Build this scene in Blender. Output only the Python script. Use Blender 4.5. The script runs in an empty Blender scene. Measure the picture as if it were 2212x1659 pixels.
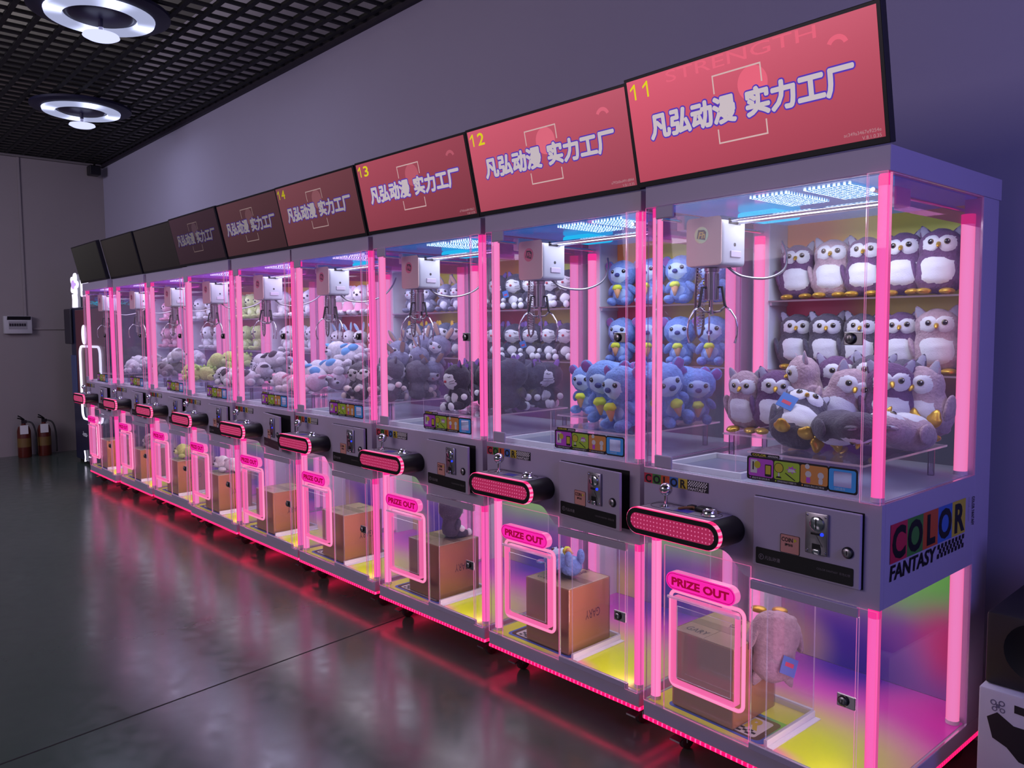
import bpy, bmesh, math, random
from mathutils import Vector, Matrix, Euler, noise
random.seed(7)
PI = math.pi
SC = bpy.context.scene
COL = SC.collection
SC.view_settings.view_transform = 'Standard'
SC.view_settings.look = 'None'
SC.cycles.transparent_max_bounces = 48
SC.cycles.max_bounces = 5
SC.cycles.diffuse_bounces = 2
SC.cycles.glossy_bounces = 3
SC.cycles.use_adaptive_sampling = True
SC.cycles.adaptive_threshold = .06
SC.cycles.transmission_bounces = 6
SC.cycles.sample_clamp_indirect = 4.0
SC.cycles.use_denoising = True

# ------------------------------------------------------------------ materials
def lin(c):
    return tuple((x / 12.92 if x <= 0.04045 else ((x + 0.055) / 1.055) ** 2.4) for x in (v / 255.0 for v in c[:3]))

class NT:
    def __init__(s, name):
        s.mat = bpy.data.materials.new(name)
        s.mat.use_nodes = True
        s.t = s.mat.node_tree
        s.t.nodes.clear()
        s.out = s.t.nodes.new('ShaderNodeOutputMaterial')
    def n(s, typ, **kw):
        nd = s.t.nodes.new('ShaderNode' + typ)
        for k, v in kw.items():
            if k.startswith('i_'):
                nd.inputs[k[2:].replace('_', ' ')].default_value = v
            elif k.startswith('p_'):
                nd.inputs[int(k[2:])].default_value = v
            else:
                setattr(nd, k, v)
        return nd
    def l(s, a, b):
        s.t.links.new(a, b)
    def surf(s, a):
        s.l(a, s.out.inputs['Surface'])
    def coord(s, kind='Object'):
        return s.n('TexCoord').outputs[kind]
    def math(s, op, a, b=None, c=None):
        nd = s.n('Math', operation=op)
        for i, x in enumerate((a, b, c)):
            if x is None: continue
            if isinstance(x, (int, float)): nd.inputs[i].default_value = x
            else: s.l(x, nd.inputs[i])
        return nd.outputs[0]
    def mix(s, f, a, b):
        nd = s.n('Mix', data_type='RGBA')
        for i, x in ((0, f), (6, a), (7, b)):
            if isinstance(x, (int, float)): nd.inputs[i].default_value = x
            elif isinstance(x, tuple): nd.inputs[i].default_value = (*x[:3], 1)
            else: s.l(x, nd.inputs[i])
        return nd.outputs[2]

def C4(c): return (*lin(c), 1)

def pbr(name, c, rough=.5, metal=0., emit=None, estr=0., bump=0., bscale=200., var=0., vscale=8., sheen=0., spec=.5, coat=0.):
    t = NT(name)
    b = t.n('BsdfPrincipled')
    b.inputs['Base Color'].default_value = C4(c)
    b.inputs['Roughness'].default_value = rough
    b.inputs['Metallic'].default_value = metal
    b.inputs['Specular IOR Level'].default_value = spec
    b.inputs['Coat Weight'].default_value = coat
    if sheen:
        b.inputs['Sheen Weight'].default_value = sheen
        b.inputs['Sheen Roughness'].default_value = .4
    if emit:
        b.inputs['Emission Color'].default_value = C4(emit)
        b.inputs['Emission Strength'].default_value = estr
    if var:
        nz = t.n('TexNoise', i_Scale=vscale, i_Detail=4.)
        t.l(t.coord(), nz.inputs['Vector'])
        d = tuple(max(0, x * (1 - var)) for x in lin(c)); u = tuple(min(1, x * (1 + var)) for x in lin(c))
        t.l(t.mix(nz.outputs['Fac'], d, u), b.inputs['Base Color'])
    if bump:
        nz = t.n('TexNoise', i_Scale=bscale, i_Detail=3.)
        t.l(t.coord(), nz.inputs['Vector'])
        bp = t.n('Bump', i_Strength=bump, i_Distance=.004)
        t.l(nz.outputs['Fac'], bp.inputs['Height'])
        t.l(bp.outputs['Normal'], b.inputs['Normal'])
    t.surf(b.outputs[0])
    return t.mat

def emi(name, c, s=1.):
    t = NT(name)
    e = t.n('Emission', i_Strength=s)
    e.inputs['Color'].default_value = C4(c)
    t.surf(e.outputs[0])
    return t.mat

def glassy(name, tint=(250, 250, 255), rough=.02, refl=1.0, base=0.0, milk=None, mstr=0.):
    """Thin clear pane: transparent with a Fresnel reflection; milk adds a faint veil of diffuse/emission."""
    t = NT(name)
    tr = t.n('BsdfTransparent'); tr.inputs['Color'].default_value = C4(tint)
    gl = t.n('BsdfGlossy', i_Roughness=rough); gl.inputs['Color'].default_value = (1, 1, 1, 1)
    fr = t.n('Fresnel', i_IOR=1.45)
    f = t.math('ADD', t.math('MULTIPLY', fr.outputs[0], refl), base)
    mx = t.n('MixShader')
    t.l(f, mx.inputs[0]); t.l(tr.outputs[0], mx.inputs[1]); t.l(gl.outputs[0], mx.inputs[2])
    o = mx.outputs[0]
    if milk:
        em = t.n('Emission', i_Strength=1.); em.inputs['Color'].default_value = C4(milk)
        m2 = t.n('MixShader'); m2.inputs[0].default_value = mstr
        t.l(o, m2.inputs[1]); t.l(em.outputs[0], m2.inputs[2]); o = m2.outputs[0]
    t.surf(o)
    return t.mat

def tube_mat(name, c, s):
    t = NT(name)
    lw = t.n('LayerWeight', i_Blend=.35)
    a = lin(c); b = tuple(x * .55 for x in a)
    e = t.n('Emission', i_Strength=s)
    t.l(t.mix(lw.outputs['Facing'], a, (a[0], b[1], b[2])), e.inputs['Color'])
    t.surf(e.outputs[0]); return t.mat

def dots_mat(name, c, hot, s, period, axis=0, width=.35):
    """LED strip: bright dots at a regular period along an axis of a glowing strip."""
    t = NT(name)
    sp = t.n('SeparateXYZ'); t.l(t.coord(), sp.inputs[0])
    fr = t.math('FRACT', t.math('DIVIDE', sp.outputs[axis], period))
    d = t.math('ABSOLUTE', t.math('SUBTRACT', fr, .5))
    k = t.math('LESS_THAN', d, width / 2)
    e = t.n('Emission', i_Strength=s)
    t.l(t.mix(k, lin(c), lin(hot)), e.inputs['Color'])
    t.surf(e.outputs[0]); return t.mat

def blob_mat(name, base, blobs, rough=.25, glow=0., warp=.05):
    """Printed sheet: soft colour clouds at fixed places on the sheet."""
    t = NT(name)
    co = t.coord()
    nz = t.n('TexNoise', i_Scale=5., i_Detail=1.)
    t.l(co, nz.inputs['Vector'])
    sb = t.n('VectorMath', operation='SUBTRACT'); t.l(nz.outputs['Color'], sb.inputs[0]); sb.inputs[1].default_value = (.5, .5, .5)
    sc = t.n('VectorMath', operation='SCALE'); t.l(sb.outputs[0], sc.inputs[0]); sc.inputs['Scale'].default_value = warp
    ad = t.n('VectorMath', operation='ADD'); t.l(co, ad.inputs[0]); t.l(sc.outputs[0], ad.inputs[1])
    cur = lin(base)
    for (p, r, sx, c) in blobs:
        s1 = t.n('VectorMath', operation='SUBTRACT'); t.l(ad.outputs[0], s1.inputs[0]); s1.inputs[1].default_value = p
        m1 = t.n('VectorMath', operation='MULTIPLY'); t.l(s1.outputs[0], m1.inputs[0]); m1.inputs[1].default_value = sx
        ln = t.n('VectorMath', operation='LENGTH'); t.l(m1.outputs[0], ln.inputs[0])
        mr = t.n('MapRange', interpolation_type='SMOOTHSTEP'); t.l(ln.outputs['Value'], mr.inputs['Value'])
        mr.inputs['From Min'].default_value = r * .15; mr.inputs['From Max'].default_value = r
        mr.inputs['To Min'].default_value = 1; mr.inputs['To Max'].default_value = 0
        cur = t.mix(mr.outputs[0], cur, lin(c))
    b = t.n('BsdfPrincipled', i_Roughness=rough)
    if isinstance(cur, tuple): b.inputs['Base Color'].default_value = (*cur, 1)
    else:
        t.l(cur, b.inputs['Base Color'])
        if glow:  # glow: added self-light brightens the print, which is no lamp
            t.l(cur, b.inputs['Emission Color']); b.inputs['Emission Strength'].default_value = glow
    t.surf(b.outputs[0]); return t.mat

M = {}
M['white'] = pbr('white_powder_coat', (182, 170, 194), .42, var=.04, vscale=3)
M['white2'] = pbr('white_inner_metal', (220, 222, 232), .35)
M['glosswhite'] = pbr('gloss_white_floor', (200, 205, 220), .12)
M['black'] = pbr('black_plastic', (16, 14, 17), .4)
M['bezel'] = pbr('screen_bezel_black', (18, 14, 20), .45)
M['dark'] = pbr('dark_cavity', (14, 11, 16), .8)
M['chrome'] = pbr('chrome', (215, 215, 222), .12, 1.)
M['steel'] = pbr('brushed_steel', (170, 165, 172), .32, 1.)
M['brass'] = pbr('brass', (190, 160, 90), .3, 1.)
M['glass'] = glassy('clear_acrylic_haze', (247, 248, 253), .02, .75, 0., (190, 170, 225), .022)  # milk term paints a faint lavender haze over the panes
M['glass2'] = glassy('clear_acrylic_wall', (244, 244, 252), .03, .8, .01)
M['film'] = glassy('violet_reflection', (222, 132, 196), .05, .8, .02, (125, 60, 140), .12)  # violet reflection of the lit machine ceiling, painted as a tinted sheet
M['bluefilm'] = glassy('blue_film', (110, 150, 225), .05, .9, .05)
M['edge'] = glassy('acrylic_edge_pink_glow', (255, 190, 225), .1, .8, .05, (255, 120, 185), .5)  # this and the next two: tube light caught in pane edges, painted as glow
M['edgedim'] = glassy('acrylic_edge_dim_glow', (225, 190, 215), .1, .8, .05, (150, 80, 140), .3)
M['edgeclear'] = glassy('acrylic_edge_clear_glow', (235, 225, 245), .1, .8, .1, (205, 165, 205), .25)
M['tube'] = tube_mat('pink_tube', (255, 136, 200), 1.05)
M['tubehot'] = tube_mat('pink_tube_deep', (255, 98, 184), 1.05)
M['tubecap'] = emi('tube_cap_pink', (255, 48, 150), 1.)
M['tubecap2'] = pbr('tube_end_cap', (225, 205, 220), .4)
M['strip'] = dots_mat('floor_led_front', (255, 8, 74), (255, 62, 118), 2.6, .019, 0, .3)
M['stripy'] = dots_mat('floor_led_side', (255, 8, 74), (255, 30, 90), 2.4, .016, 1, .4)
M['ring'] = dots_mat('console_led', (255, 48, 122), (255, 140, 190), 1.1, .0165, 2, .55)
M['pinkneon'] = tube_mat('pink_neon', (255, 150, 205), 1.0)
M['signpink'] = emi('sign_pink', (255, 40, 175), .95)
M['signtext'] = emi('sign_text', (165, 10, 60), .9)
M['ledwhite'] = None
def ledpanel(name, base, hot, s):
    t = NT(name)
    vo = t.n('TexVoronoi', i_Scale=70., feature='F1', voronoi_dimensions='2D'); vo.inputs['Randomness'].default_value = .2
    t.l(t.coord(), vo.inputs['Vector'])
    k = t.math('LESS_THAN', vo.outputs['Distance'], .3)
    e = t.n('Emission', i_Strength=s)
    t.l(t.mix(k, lin(base), lin(hot)), e.inputs['Color'])
    t.surf(e.outputs[0]); return t.mat
M['led_blue'] = ledpanel('led_panel_blue', (30, 90, 140), (225, 245, 255), 2.6)
M['led_violet'] = ledpanel('led_panel_violet', (75, 40, 130), (235, 205, 255), 2.2)
M['ceil_blue'] = pbr('blue_lit_ceiling_sheet', (70, 135, 205), .15, emit=(45, 105, 190), estr=.32)  # these three sheets: LED light on the machine ceiling put into colour and glow
M['ceil_mid'] = pbr('blue_violet_lit_ceiling_sheet', (90, 105, 205), .15, emit=(80, 85, 185), estr=.5)
M['ceil_violet'] = pbr('violet_lit_ceiling_sheet', (150, 85, 205), .15, emit=(150, 70, 200), estr=.55)
M['cyan'] = emi('cyan_lamp_cover', (20, 195, 250), .95)
M['tan'] = pbr('tan_front_plate', (205, 175, 172), .45)
M['gold'] = pbr('gold_satin', (205, 160, 50), .28, .55, bump=.5, bscale=60)
M['holo'] = blob_mat('holographic_sticker', (170, 175, 120), [((-.27, .1, 1.66), .035, (1, 1, 1), (230, 140, 100)), ((-.23, .1, 1.7), .035, (1, 1, 1), (120, 190, 150))], .2, .15, .02)
M['pinkholo'] = pbr('pink_sticker', (205, 105, 125), .4)
M['backup'] = blob_mat('upper_print', (150, 60, 90), [
    ((.0, .745, 1.80), .40, (.75, 1, 1.3), (225, 195, 40)), ((.30, .745, 1.72), .34, (1, 1, 1), (205, 205, 50)),
    ((-.25, .745, 1.74), .28, (1, 1, .9), (225, 120, 50)), ((.15, .745, 1.42), .30, (1, 1, .9), (175, 150, 50)),
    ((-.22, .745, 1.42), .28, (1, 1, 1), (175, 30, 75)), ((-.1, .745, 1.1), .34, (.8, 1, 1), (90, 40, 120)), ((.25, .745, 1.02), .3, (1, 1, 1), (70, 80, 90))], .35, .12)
M['backlow'] = blob_mat('lower_print', (128, 70, 150), [
    ((.24, .745, .60), .30, (.8, 1, 1.15), (80, 180, 60)), ((-.12, .745, .58), .32, (.5, 1, 1.15), (125, 190, 90)),
    ((.33, .745, .34), .20, (1, 1, 1), (190, 20, 110)), ((-.04, .745, .20), .28, (.8, 1, 1.), (42, 14, 135)),
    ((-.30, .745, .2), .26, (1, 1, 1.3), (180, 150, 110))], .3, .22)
M['floorlow'] = blob_mat('floor_print', (185, 60, 160), [
    ((-.02, .76, .155), .3, (.8, 1, 1), (60, 20, 140)), ((.33, .6, .155), .28, (1, 1, 1), (185, 40, 150)),
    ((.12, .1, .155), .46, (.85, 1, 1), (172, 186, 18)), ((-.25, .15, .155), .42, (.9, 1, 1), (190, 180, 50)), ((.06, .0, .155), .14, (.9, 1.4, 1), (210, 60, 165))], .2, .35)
M['carton'] = pbr('cardboard', (206, 148, 98), .75, var=.06, vscale=5)
M['cartontop'] = pbr('cardboard_top', (212, 188, 152), .7, var=.05, vscale=6)
M['wrap'] = glassy('stretch_wrap', (240, 238, 238), .16, .9, .03)
M['ink'] = pbr('ink_black', (22, 16, 26), .5)
M['ink2'] = pbr('ink_brown', (95, 66, 48), .7)
M['paper'] = pbr('white_paper', (225, 222, 222), .7)
M['rubber'] = pbr('caster_rubber', (60, 45, 50), .5)
for k, c in dict(cred=(200, 45, 75), cgreen=(70, 135, 60), corange=(205, 85, 45), cblue=(65, 110, 190), cyellow=(210, 185, 55)).items():
    M[k] = pbr('print_' + k[1:], c, .45)
M['sred'] = pbr('sticker_coin_ground', (215, 150, 140), .5)
M['blueled'] = emi('blue_led', (40, 60, 255), 1.5)
M['stk_violet'] = pbr('sticker_violet', (165, 70, 180), .4, emit=(170, 60, 190), estr=.12)
M['stk_green'] = pbr('sticker_green', (150, 175, 55), .4, emit=(150, 175, 55), estr=.1)
M['stk_orange'] = pbr('sticker_orange', (200, 130, 70), .4, emit=(200, 130, 70), estr=.08)
M['stk_blue'] = pbr('sticker_blue', (60, 140, 215), .4, emit=(60, 140, 215), estr=.12)
M['stk_yellow'] = pbr('sticker_yellow', (215, 200, 60), .4)
M['bluetag'] = pbr('blue_tag', (55, 110, 190), .5)

# ------------------------------------------------------------------ mesh builder
GLYPH = {}
TXS = bpy.data.scenes.new('lettering_desk')
class MB:
    def __init__(s): s.v, s.f, s.m = [], [], []
    def add(s, vs, fs, mat=0, X=None):
        b = len(s.v)
        s.v += [tuple(X @ Vector(p)) if X is not None else tuple(p) for p in vs]
        for i, f in enumerate(fs):
            s.f.append(tuple(b + k for k in f)); s.m.append(mat[i] if isinstance(mat, (list, tuple)) else mat)
        return s
    def box(s, a, b, mat=0, X=None, skip=()):
        x0, y0, z0 = a; x1, y1, z1 = b
        vs = [(x0, y0, z0), (x1, y0, z0), (x1, y1, z0), (x0, y1, z0), (x0, y0, z1), (x1, y0, z1), (x1, y1, z1), (x0, y1, z1)]
        fs = dict(bottom=(0, 3, 2, 1), top=(4, 5, 6, 7), front=(0, 1, 5, 4), right=(1, 2, 6, 5), back=(2, 3, 7, 6), left=(3, 0, 4, 7))
        ks = [k for k in fs if k not in skip]
        mm = [mat.get(k, mat.get('*', 0)) for k in ks] if isinstance(mat, dict) else mat
        return s.add(vs, [fs[k] for k in ks], mm, X)
    def rbox(s, a, b, r=.004, mat=0, X=None, seg=2):
        bm = bmesh.new(); bmesh.ops.create_cube(bm, size=1)
        for v in bm.verts:
            v.co = Vector([(a[i] + b[i]) / 2 + v.co[i] * (b[i] - a[i]) for i in range(3)])
        bmesh.ops.bevel(bm, geom=bm.edges[:], offset=r, segments=seg, affect='EDGES', profile=.5)
        return s.bm(bm, mat, X)
    def bm(s, bm, mat=0, X=None):
        bm.verts.index_update()
        s.add([v.co[:] for v in bm.verts], [[v.index for v in f.verts] for f in bm.faces], mat, X); bm.free(); return s
    def lathe(s, prof, n=24, mat=0, X=None):
        """prof [(r, z)]; closed with caps where r is 0."""
        vs, fs, ms, rows = [], [], [], []
        for (r, z) in prof:
            if r < 1e-6: rows.append([len(vs)]); vs.append((0, 0, z))
            else:
                rows.append(list(range(len(vs), len(vs) + n)))
                vs += [(r * math.cos(2 * PI * k / n), r * math.sin(2 * PI * k / n), z) for k in range(n)]
        for i in range(len(rows) - 1):
            a, b = rows[i], rows[i + 1]; mm = mat[i] if isinstance(mat, (list, tuple)) else mat
            for k in range(n):
                k2 = (k + 1) % n
                if len(a) == 1 and len(b) == 1: continue
                if len(a) == 1: fs.append((a[0], b[k2], b[k]))
                elif len(b) == 1: fs.append((a[k], a[k2], b[0]))
                else: fs.append((a[k], a[k2], b[k2], b[k]))
                ms.append(mm)
        return s.add(vs, fs, ms, X)
    def cyl(s, p, q, r, n=16, mat=0, r2=None):
        p, q = Vector(p), Vector(q); d = q - p
        X = Matrix.Translation(p) @ d.to_track_quat('Z', 'Y').to_matrix().to_4x4(); r2 = r if r2 is None else r2
        return s.lathe([(0, 0), (r, 0), (r2, d.length), (0, d.length)], n, mat, X)
    def tube(s, pts, r, n=8, mat=0, closed=False):
        pts = [Vector(p) for p in pts]; N = len(pts); vs, fs = [], []
        up = None
        for i, p in enumerate(pts):
            a = pts[(i - 1) % N] if (closed or i > 0) else p
            b = pts[(i + 1) % N] if (closed or i < N - 1) else p
            t = (b - a).normalized()
            if up is None:
                up = Vector((0, 0, 1)) if abs(t.z) < .9 else Vector((0, 1, 0))
            u = (up - t * up.dot(t)); u = u.normalized() if u.length > 1e-5 else t.orthogonal().normalized()
            w = t.cross(u); up = u
            rr = r[i] if isinstance(r, (list, tuple)) else r
            vs += [tuple(p + u * rr * math.cos(2 * PI * k / n) + w * rr * math.sin(2 * PI * k / n)) for k in range(n)]
        for i in range(N if closed else N - 1):
            for k in range(n):
                j = (i + 1) % N; k2 = (k + 1) % n
                fs.append((i * n + k, i * n + k2, j * n + k2, j * n + k))
        if not closed:
            fs.append(tuple(range(n))[::-1]); fs.append(tuple((N - 1) * n + k for k in range(n)))
        return s.add(vs, fs, mat)
    def prism(s, poly, y0, y1, mat=0, X=None, matf=None):
        """poly [(x, z)] counter-clockwise seen from -y, extruded from y0 to y1."""
        n = len(poly)
        vs = [(x, y0, z) for x, z in poly] + [(x, y1, z) for x, z in poly]
        fs = [tuple(range(n)), tuple(range(2 * n - 1, n - 1, -1))] + [((i + 1) % n, i, n + i, n + (i + 1) % n) for i in range(n)]
        return s.add(vs, fs, [mat if matf is None else matf, mat] + [mat] * n, X)
    def flat(s, poly, y, mat=0, X=None):
        return s.add([(x, y, z) for x, z in poly], [tuple(range(len(poly)))], mat, X)
    def ell(s, c, r, nu=20, nv=12, mat=0, X=None, fn=None):
        vs, fs = [], []
        for i in range(nv + 1):
            th = PI * i / nv
            ring = 1 if i in (0, nv) else nu
            for k in range(ring):
                ph = 2 * PI * k / nu
                d = Vector((math.sin(th) * math.cos(ph), math.sin(th) * math.sin(ph), math.cos(th)))
                f = fn(d) if fn else 1.
                vs.append((c[0] + r[0] * d.x * f, c[1] + r[1] * d.y * f, c[2] + r[2] * d.z * f))
        def ix(i, k): return 0 if i == 0 else (1 + (nv - 1) * nu if i == nv else 1 + (i - 1) * nu + k % nu)
        for i in range(nv):
            for k in range(nu):
                q = [ix(i, k), ix(i + 1, k), ix(i + 1, k + 1), ix(i, k + 1)]
                q2 = []
                for a in q:
                    if a not in q2: q2.append(a)
                fs.append(tuple(q2))
        return s.add(vs, fs, mat, X)
    def bold(s, body, size, o, mat, rad, n, dy=.00004, **kw):
        for k in range(n):
            a = 2 * PI * k / n
            s.text(body, size, (o[0] + rad * math.cos(a), o[1] - dy * k, o[2] + rad * math.sin(a)), mat=mat, **kw)
        return s
    def text(s, body, size, o, ux=(1, 0, 0), uz=(0, 0, 1), mat=0, offset=0., align='LEFT', shear=0., sx=1., width=None, space=1.):
        key = (body, size, offset, align, shear)
        if key not in GLYPH:
            c = bpy.data.curves.new('lettering', 'FONT'); c.body = body; c.size = size; c.offset = offset; c.align_x = align; c.shear = shear
            c.resolution_u = 3
            ob = bpy.data.objects.new('lettering', c); TXS.collection.objects.link(ob)
            TXS.view_layers[0].update()
            me = ob.evaluated_get(TXS.view_layers[0].depsgraph).to_mesh() if TXS.view_layers[0].depsgraph else ob.to_mesh()
            GLYPH[key] = ([v.co.copy() for v in me.vertices], [tuple(p.vertices) for p in me.polygons])
            bpy.data.objects.remove(ob); bpy.data.curves.remove(c)
        vs = [v.copy() for v in GLYPH[key][0]]; fs = GLYPH[key][1]
        if width and vs:
            x0 = min(v.x for v in vs); x1 = max(v.x for v in vs); sx = width / (x1 - x0)
            for v in vs: v.x -= x0
        o, ux, uz = Vector(o), Vector(ux), Vector(uz)
        s.add([tuple(o + ux * (v.x * sx) + uz * v.y) for v in vs], fs, mat)
        return s

def obj(name, mb, mats, parent=None, smooth=False, loc=None, rot=None):
    me = bpy.data.meshes.new(name)
    me.from_pydata(mb.v, [], mb.f)
    for m in (mats if isinstance(mats, (list, tuple)) else [mats]): me.materials.append(M[m] if isinstance(m, str) else m)
    me.polygons.foreach_set('material_index', mb.m)
    if smooth:
        me.polygons.foreach_set('use_smooth', [True] * len(me.polygons))
        if smooth is not True: me.set_sharp_from_angle(angle=math.radians(smooth))
    me.update()
    o = bpy.data.objects.new(name, me); COL.objects.link(o)
    if parent is not None: o.parent = parent
    if loc: o.location = loc
    if rot: o.rotation_euler = rot
    return o

def empty(name, loc=(0, 0, 0)):
    o = bpy.data.objects.new(name, None); COL.objects.link(o); o.location = loc; o.empty_display_size = .05
    return o
def tag(o, label, cat, group=None):
    o['label'] = label; o['category'] = cat
    if group: o['group'] = group
    return o
def struct(o): o['kind'] = 'structure'; return o
KIDS = {}
def copy_tree(o, parent=None):
    c = o.copy(); COL.objects.link(c)
    if parent is not None: c.parent = parent
    for ch in list(o.children): copy_tree(ch, c)
    return c

def rrect(x0, z0, x1, z1, r, n=6):
    out = []
    for cx, cz, a0 in ((x1 - r, z0 + r, -PI / 2), (x1 - r, z1 - r, 0), (x0 + r, z1 - r, PI / 2), (x0 + r, z0 + r, PI)):
        out += [(cx + r * math.cos(a0 + PI / 2 * k / n), cz + r * math.sin(a0 + PI / 2 * k / n)) for k in range(n + 1)]
    return out
def ringprism(mb, outer, inner, y0, y1, mat=0):
    n = len(outer)
    vs = [(x, y0, z) for x, z in outer] + [(x, y0, z) for x, z in inner] + [(x, y1, z) for x, z in outer] + [(x, y1, z) for x, z in inner]
    fs = []
    for i in range(n):
        j = (i + 1) % n
        fs += [(i, j, n + j, n + i), (2 * n + j, 2 * n + i, 3 * n + i, 3 * n + j), (j, i, 2 * n + i, 2 * n + j), (n + i, n + j, 3 * n + j, 3 * n + i)]
    return mb.add(vs, fs, mat)
def checks(mb, x0, z0, dx, dz, nx, nz, y, mat, shear=0., X=None):
    for i in range(nx):
        for j in range(nz):
            if (i + j) % 2 == 0:
                a = x0 + i * dx + shear * j * dz; z = z0 + j * dz; s2 = shear * dz
                mb.flat([(a, z), (a + dx, z), (a + dx + s2, z + dz), (a + s2, z + dz)], y, mat, X)
    return mb

# ------------------------------------------------------------------ room (floor at z = 0, machines along x, wall behind at +y)
WY = .82; FX = -9.6; CZ = 3.4
t = NT('polished_concrete')
b = t.n('BsdfPrincipled'); co = t.coord()
n1 = t.n('TexNoise', i_Scale=.9, i_Detail=6., i_Roughness=.6); t.l(co, n1.inputs['Vector'])
n2 = t.n('TexNoise', i_Scale=14., i_Detail=5.); t.l(co, n2.inputs['Vector'])
c1 = t.mix(n1.outputs['Fac'], lin((64, 84, 72)), lin((90, 104, 96)))
t.l(t.mix(t.math('MULTIPLY', n2.outputs['Fac'], .35), c1, lin((52, 54, 54))), b.inputs['Base Color'])
mr = t.n('MapRange'); t.l(n2.outputs['Fac'], mr.inputs['Value'])
mr.inputs['From Min'].default_value = .3; mr.inputs['From Max'].default_value = .7; mr.inputs['To Min'].default_value = .15; mr.inputs['To Max'].default_value = .24
t.l(mr.outputs[0], b.inputs['Roughness']); b.inputs['Specular IOR Level'].default_value = .75
n3 = t.n('TexNoise', i_Scale=1.6, i_Detail=1.); t.l(co, n3.inputs['Vector'])
bp = t.n('Bump', i_Strength=.035, i_Distance=.012); t.l(n3.outputs['Fac'], bp.inputs['Height']); t.l(bp.outputs[0], b.inputs['Normal'])
t.surf(b.outputs[0]); M['floor'] = t.mat
M['wall'] = pbr('painted_wall', (172, 166, 186), .9, var=.04, vscale=1.2, bump=.05, bscale=60, spec=.05)
M['wall2'] = pbr('painted_wall_far', (150, 140, 140), .8, var=.05, vscale=1.5)
M['deck'] = pbr('ceiling_deck', (120, 118, 120), .9)
M['grid'] = pbr('black_ceiling_slats', (9, 8, 10), .7)
M['joint'] = pbr('floor_joint', (20, 20, 22), .8)

FLOOR = struct(obj('floor', MB().box((FX - .1, -6.5, -.06), (3.2, WY + .1, 0)), 'floor'))
struct(obj('wall_back', MB().box((FX - .1, WY, 0), (3.2, WY + .1, 4.3)), 'wall'))
struct(obj('wall_left', MB().box((FX - .1, -6.5, 0), (FX, WY, 4.3)), 'wall2'))
struct(obj('ceiling', MB().box((FX - .1, -6.5, 4.3), (3.2, WY + .1, 4.36)), 'deck'))
g = MB()
y = WY - .075
while y > -4.2:
    g.box((FX, y - .016, CZ), (3.2, y + .016, CZ + .02)); y -= .155
x = FX + .05
while x < 3.2:
    g.box((x - .014, -4.2, CZ + .001), (x + .014, WY, CZ + .019)); x += .143
struct(obj('ceiling_grid', g, 'grid'))
struct(obj('trim_1', MB().box((FX, WY - .03, CZ - .03), (3.2, WY, CZ + .03)), pbr('dark_wall_trim', (40, 32, 46), .6)))
struct(obj('trim_2', MB().box((FX, -4.2, CZ - .02), (FX + .05, WY - .03, CZ + .03)), pbr('pale_wall_trim', (120, 112, 112), .7)))
# joint cut in the concrete
struct(obj('trim_3', MB().add([(-2.13, -1.70, .0006), (-2.122, -1.70, .0006), (-2.352, .35, .0006), (-2.36, .35, .0006)], [(0, 1, 2, 3)]), 'joint'))

# ------------------------------------------------------------------ the claw machine
P = .82
MYO = [-.0288, .0078, .0082, .0089, .0104, 0, .0168, .0044, -.0277]
MAO = [-.0361, .0061, .0133, .0037, .0043, 0, .0069, .0018, -.0033]
MXO = [.0056, .0042, .0016, -.0157, -.006, 0, .0061, .0034, .0009]
MM = [Matrix.Translation((-(i + .5) * P + MXO[i], MYO[i], 0)) @ Matrix.Rotation(MAO[i], 4, 'Z') for i in range(9)]
XL, XR, YD = -.376, .408, .768
ZB0, ZB1 = .099, .152          # base
ZC0, ZC1 = .67, .947           # control cabinet
ZT0, ZT1 = 1.792, 1.857        # canopy

def pane_y(mb, x0, z0, x1, z1, y, th=.006, mats=(0, 1)):
    """clear plate facing -y with bright edges (single front face, four edge faces)"""
    return mb.box((x0, y, z0), (x1, y + th, z1), {'front': mats[0], '*': mats[1]}, skip=('back',))
def pane_x(mb, y0, z0, y1, z1, x, th=.006, mats=(0, 1)):
    return mb.box((x, y0, z0), (x + th, y1, z1), {'right': mats[0], '*': mats[1]}, skip=('left',))

def lock_parts(parent, x, y, z, r=.012):
    """round cam lock facing -y"""
    X = Matrix.Translation((x, y, z)) @ Matrix.Rotation(PI / 2, 4, 'X')
    mb = MB().lathe([(0, 0), (r * 1.3, 0), (r * 1.3, .004), (r * 1.05, .007), (r * .8, .009), (0, .009)], 20, [0, 0, 0, 1, 1], X)
    mb.box((x - .0012, y - .0098, z - .006), (x + .0012, y - .0088, z + .006), 0)
    return obj('cam_lock', mb, ['black', 'steel'], parent, 40)

def console_poly(x0, x1, z0, z1, n=10):
    r = (z1 - z0) / 2; zc = (z0 + z1) / 2; out = []
    for k in range(n + 1): a = -PI / 2 + PI * k / n; out.append((x1 - r + r * math.cos(a), zc + r * math.sin(a)))
    for k in range(n + 1): a = PI / 2 + PI * k / n; out.append((x0 + r + r * math.cos(a), zc + r * math.sin(a)))
    return out

def color_logo(mb, x0, z0, h, X=None, y=-.0012, w=None, mats=(0, 1, 2, 3, 4), ink=5):
    w = w or h
    for k in range(5):
        mb.flat([(x0 + k * w, z0), (x0 + (k + 1) * w, z0), (x0 + (k + 1) * w, z0 + h), (x0 + k * w, z0 + h)], y, mats[k], X)
    return mb

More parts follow.
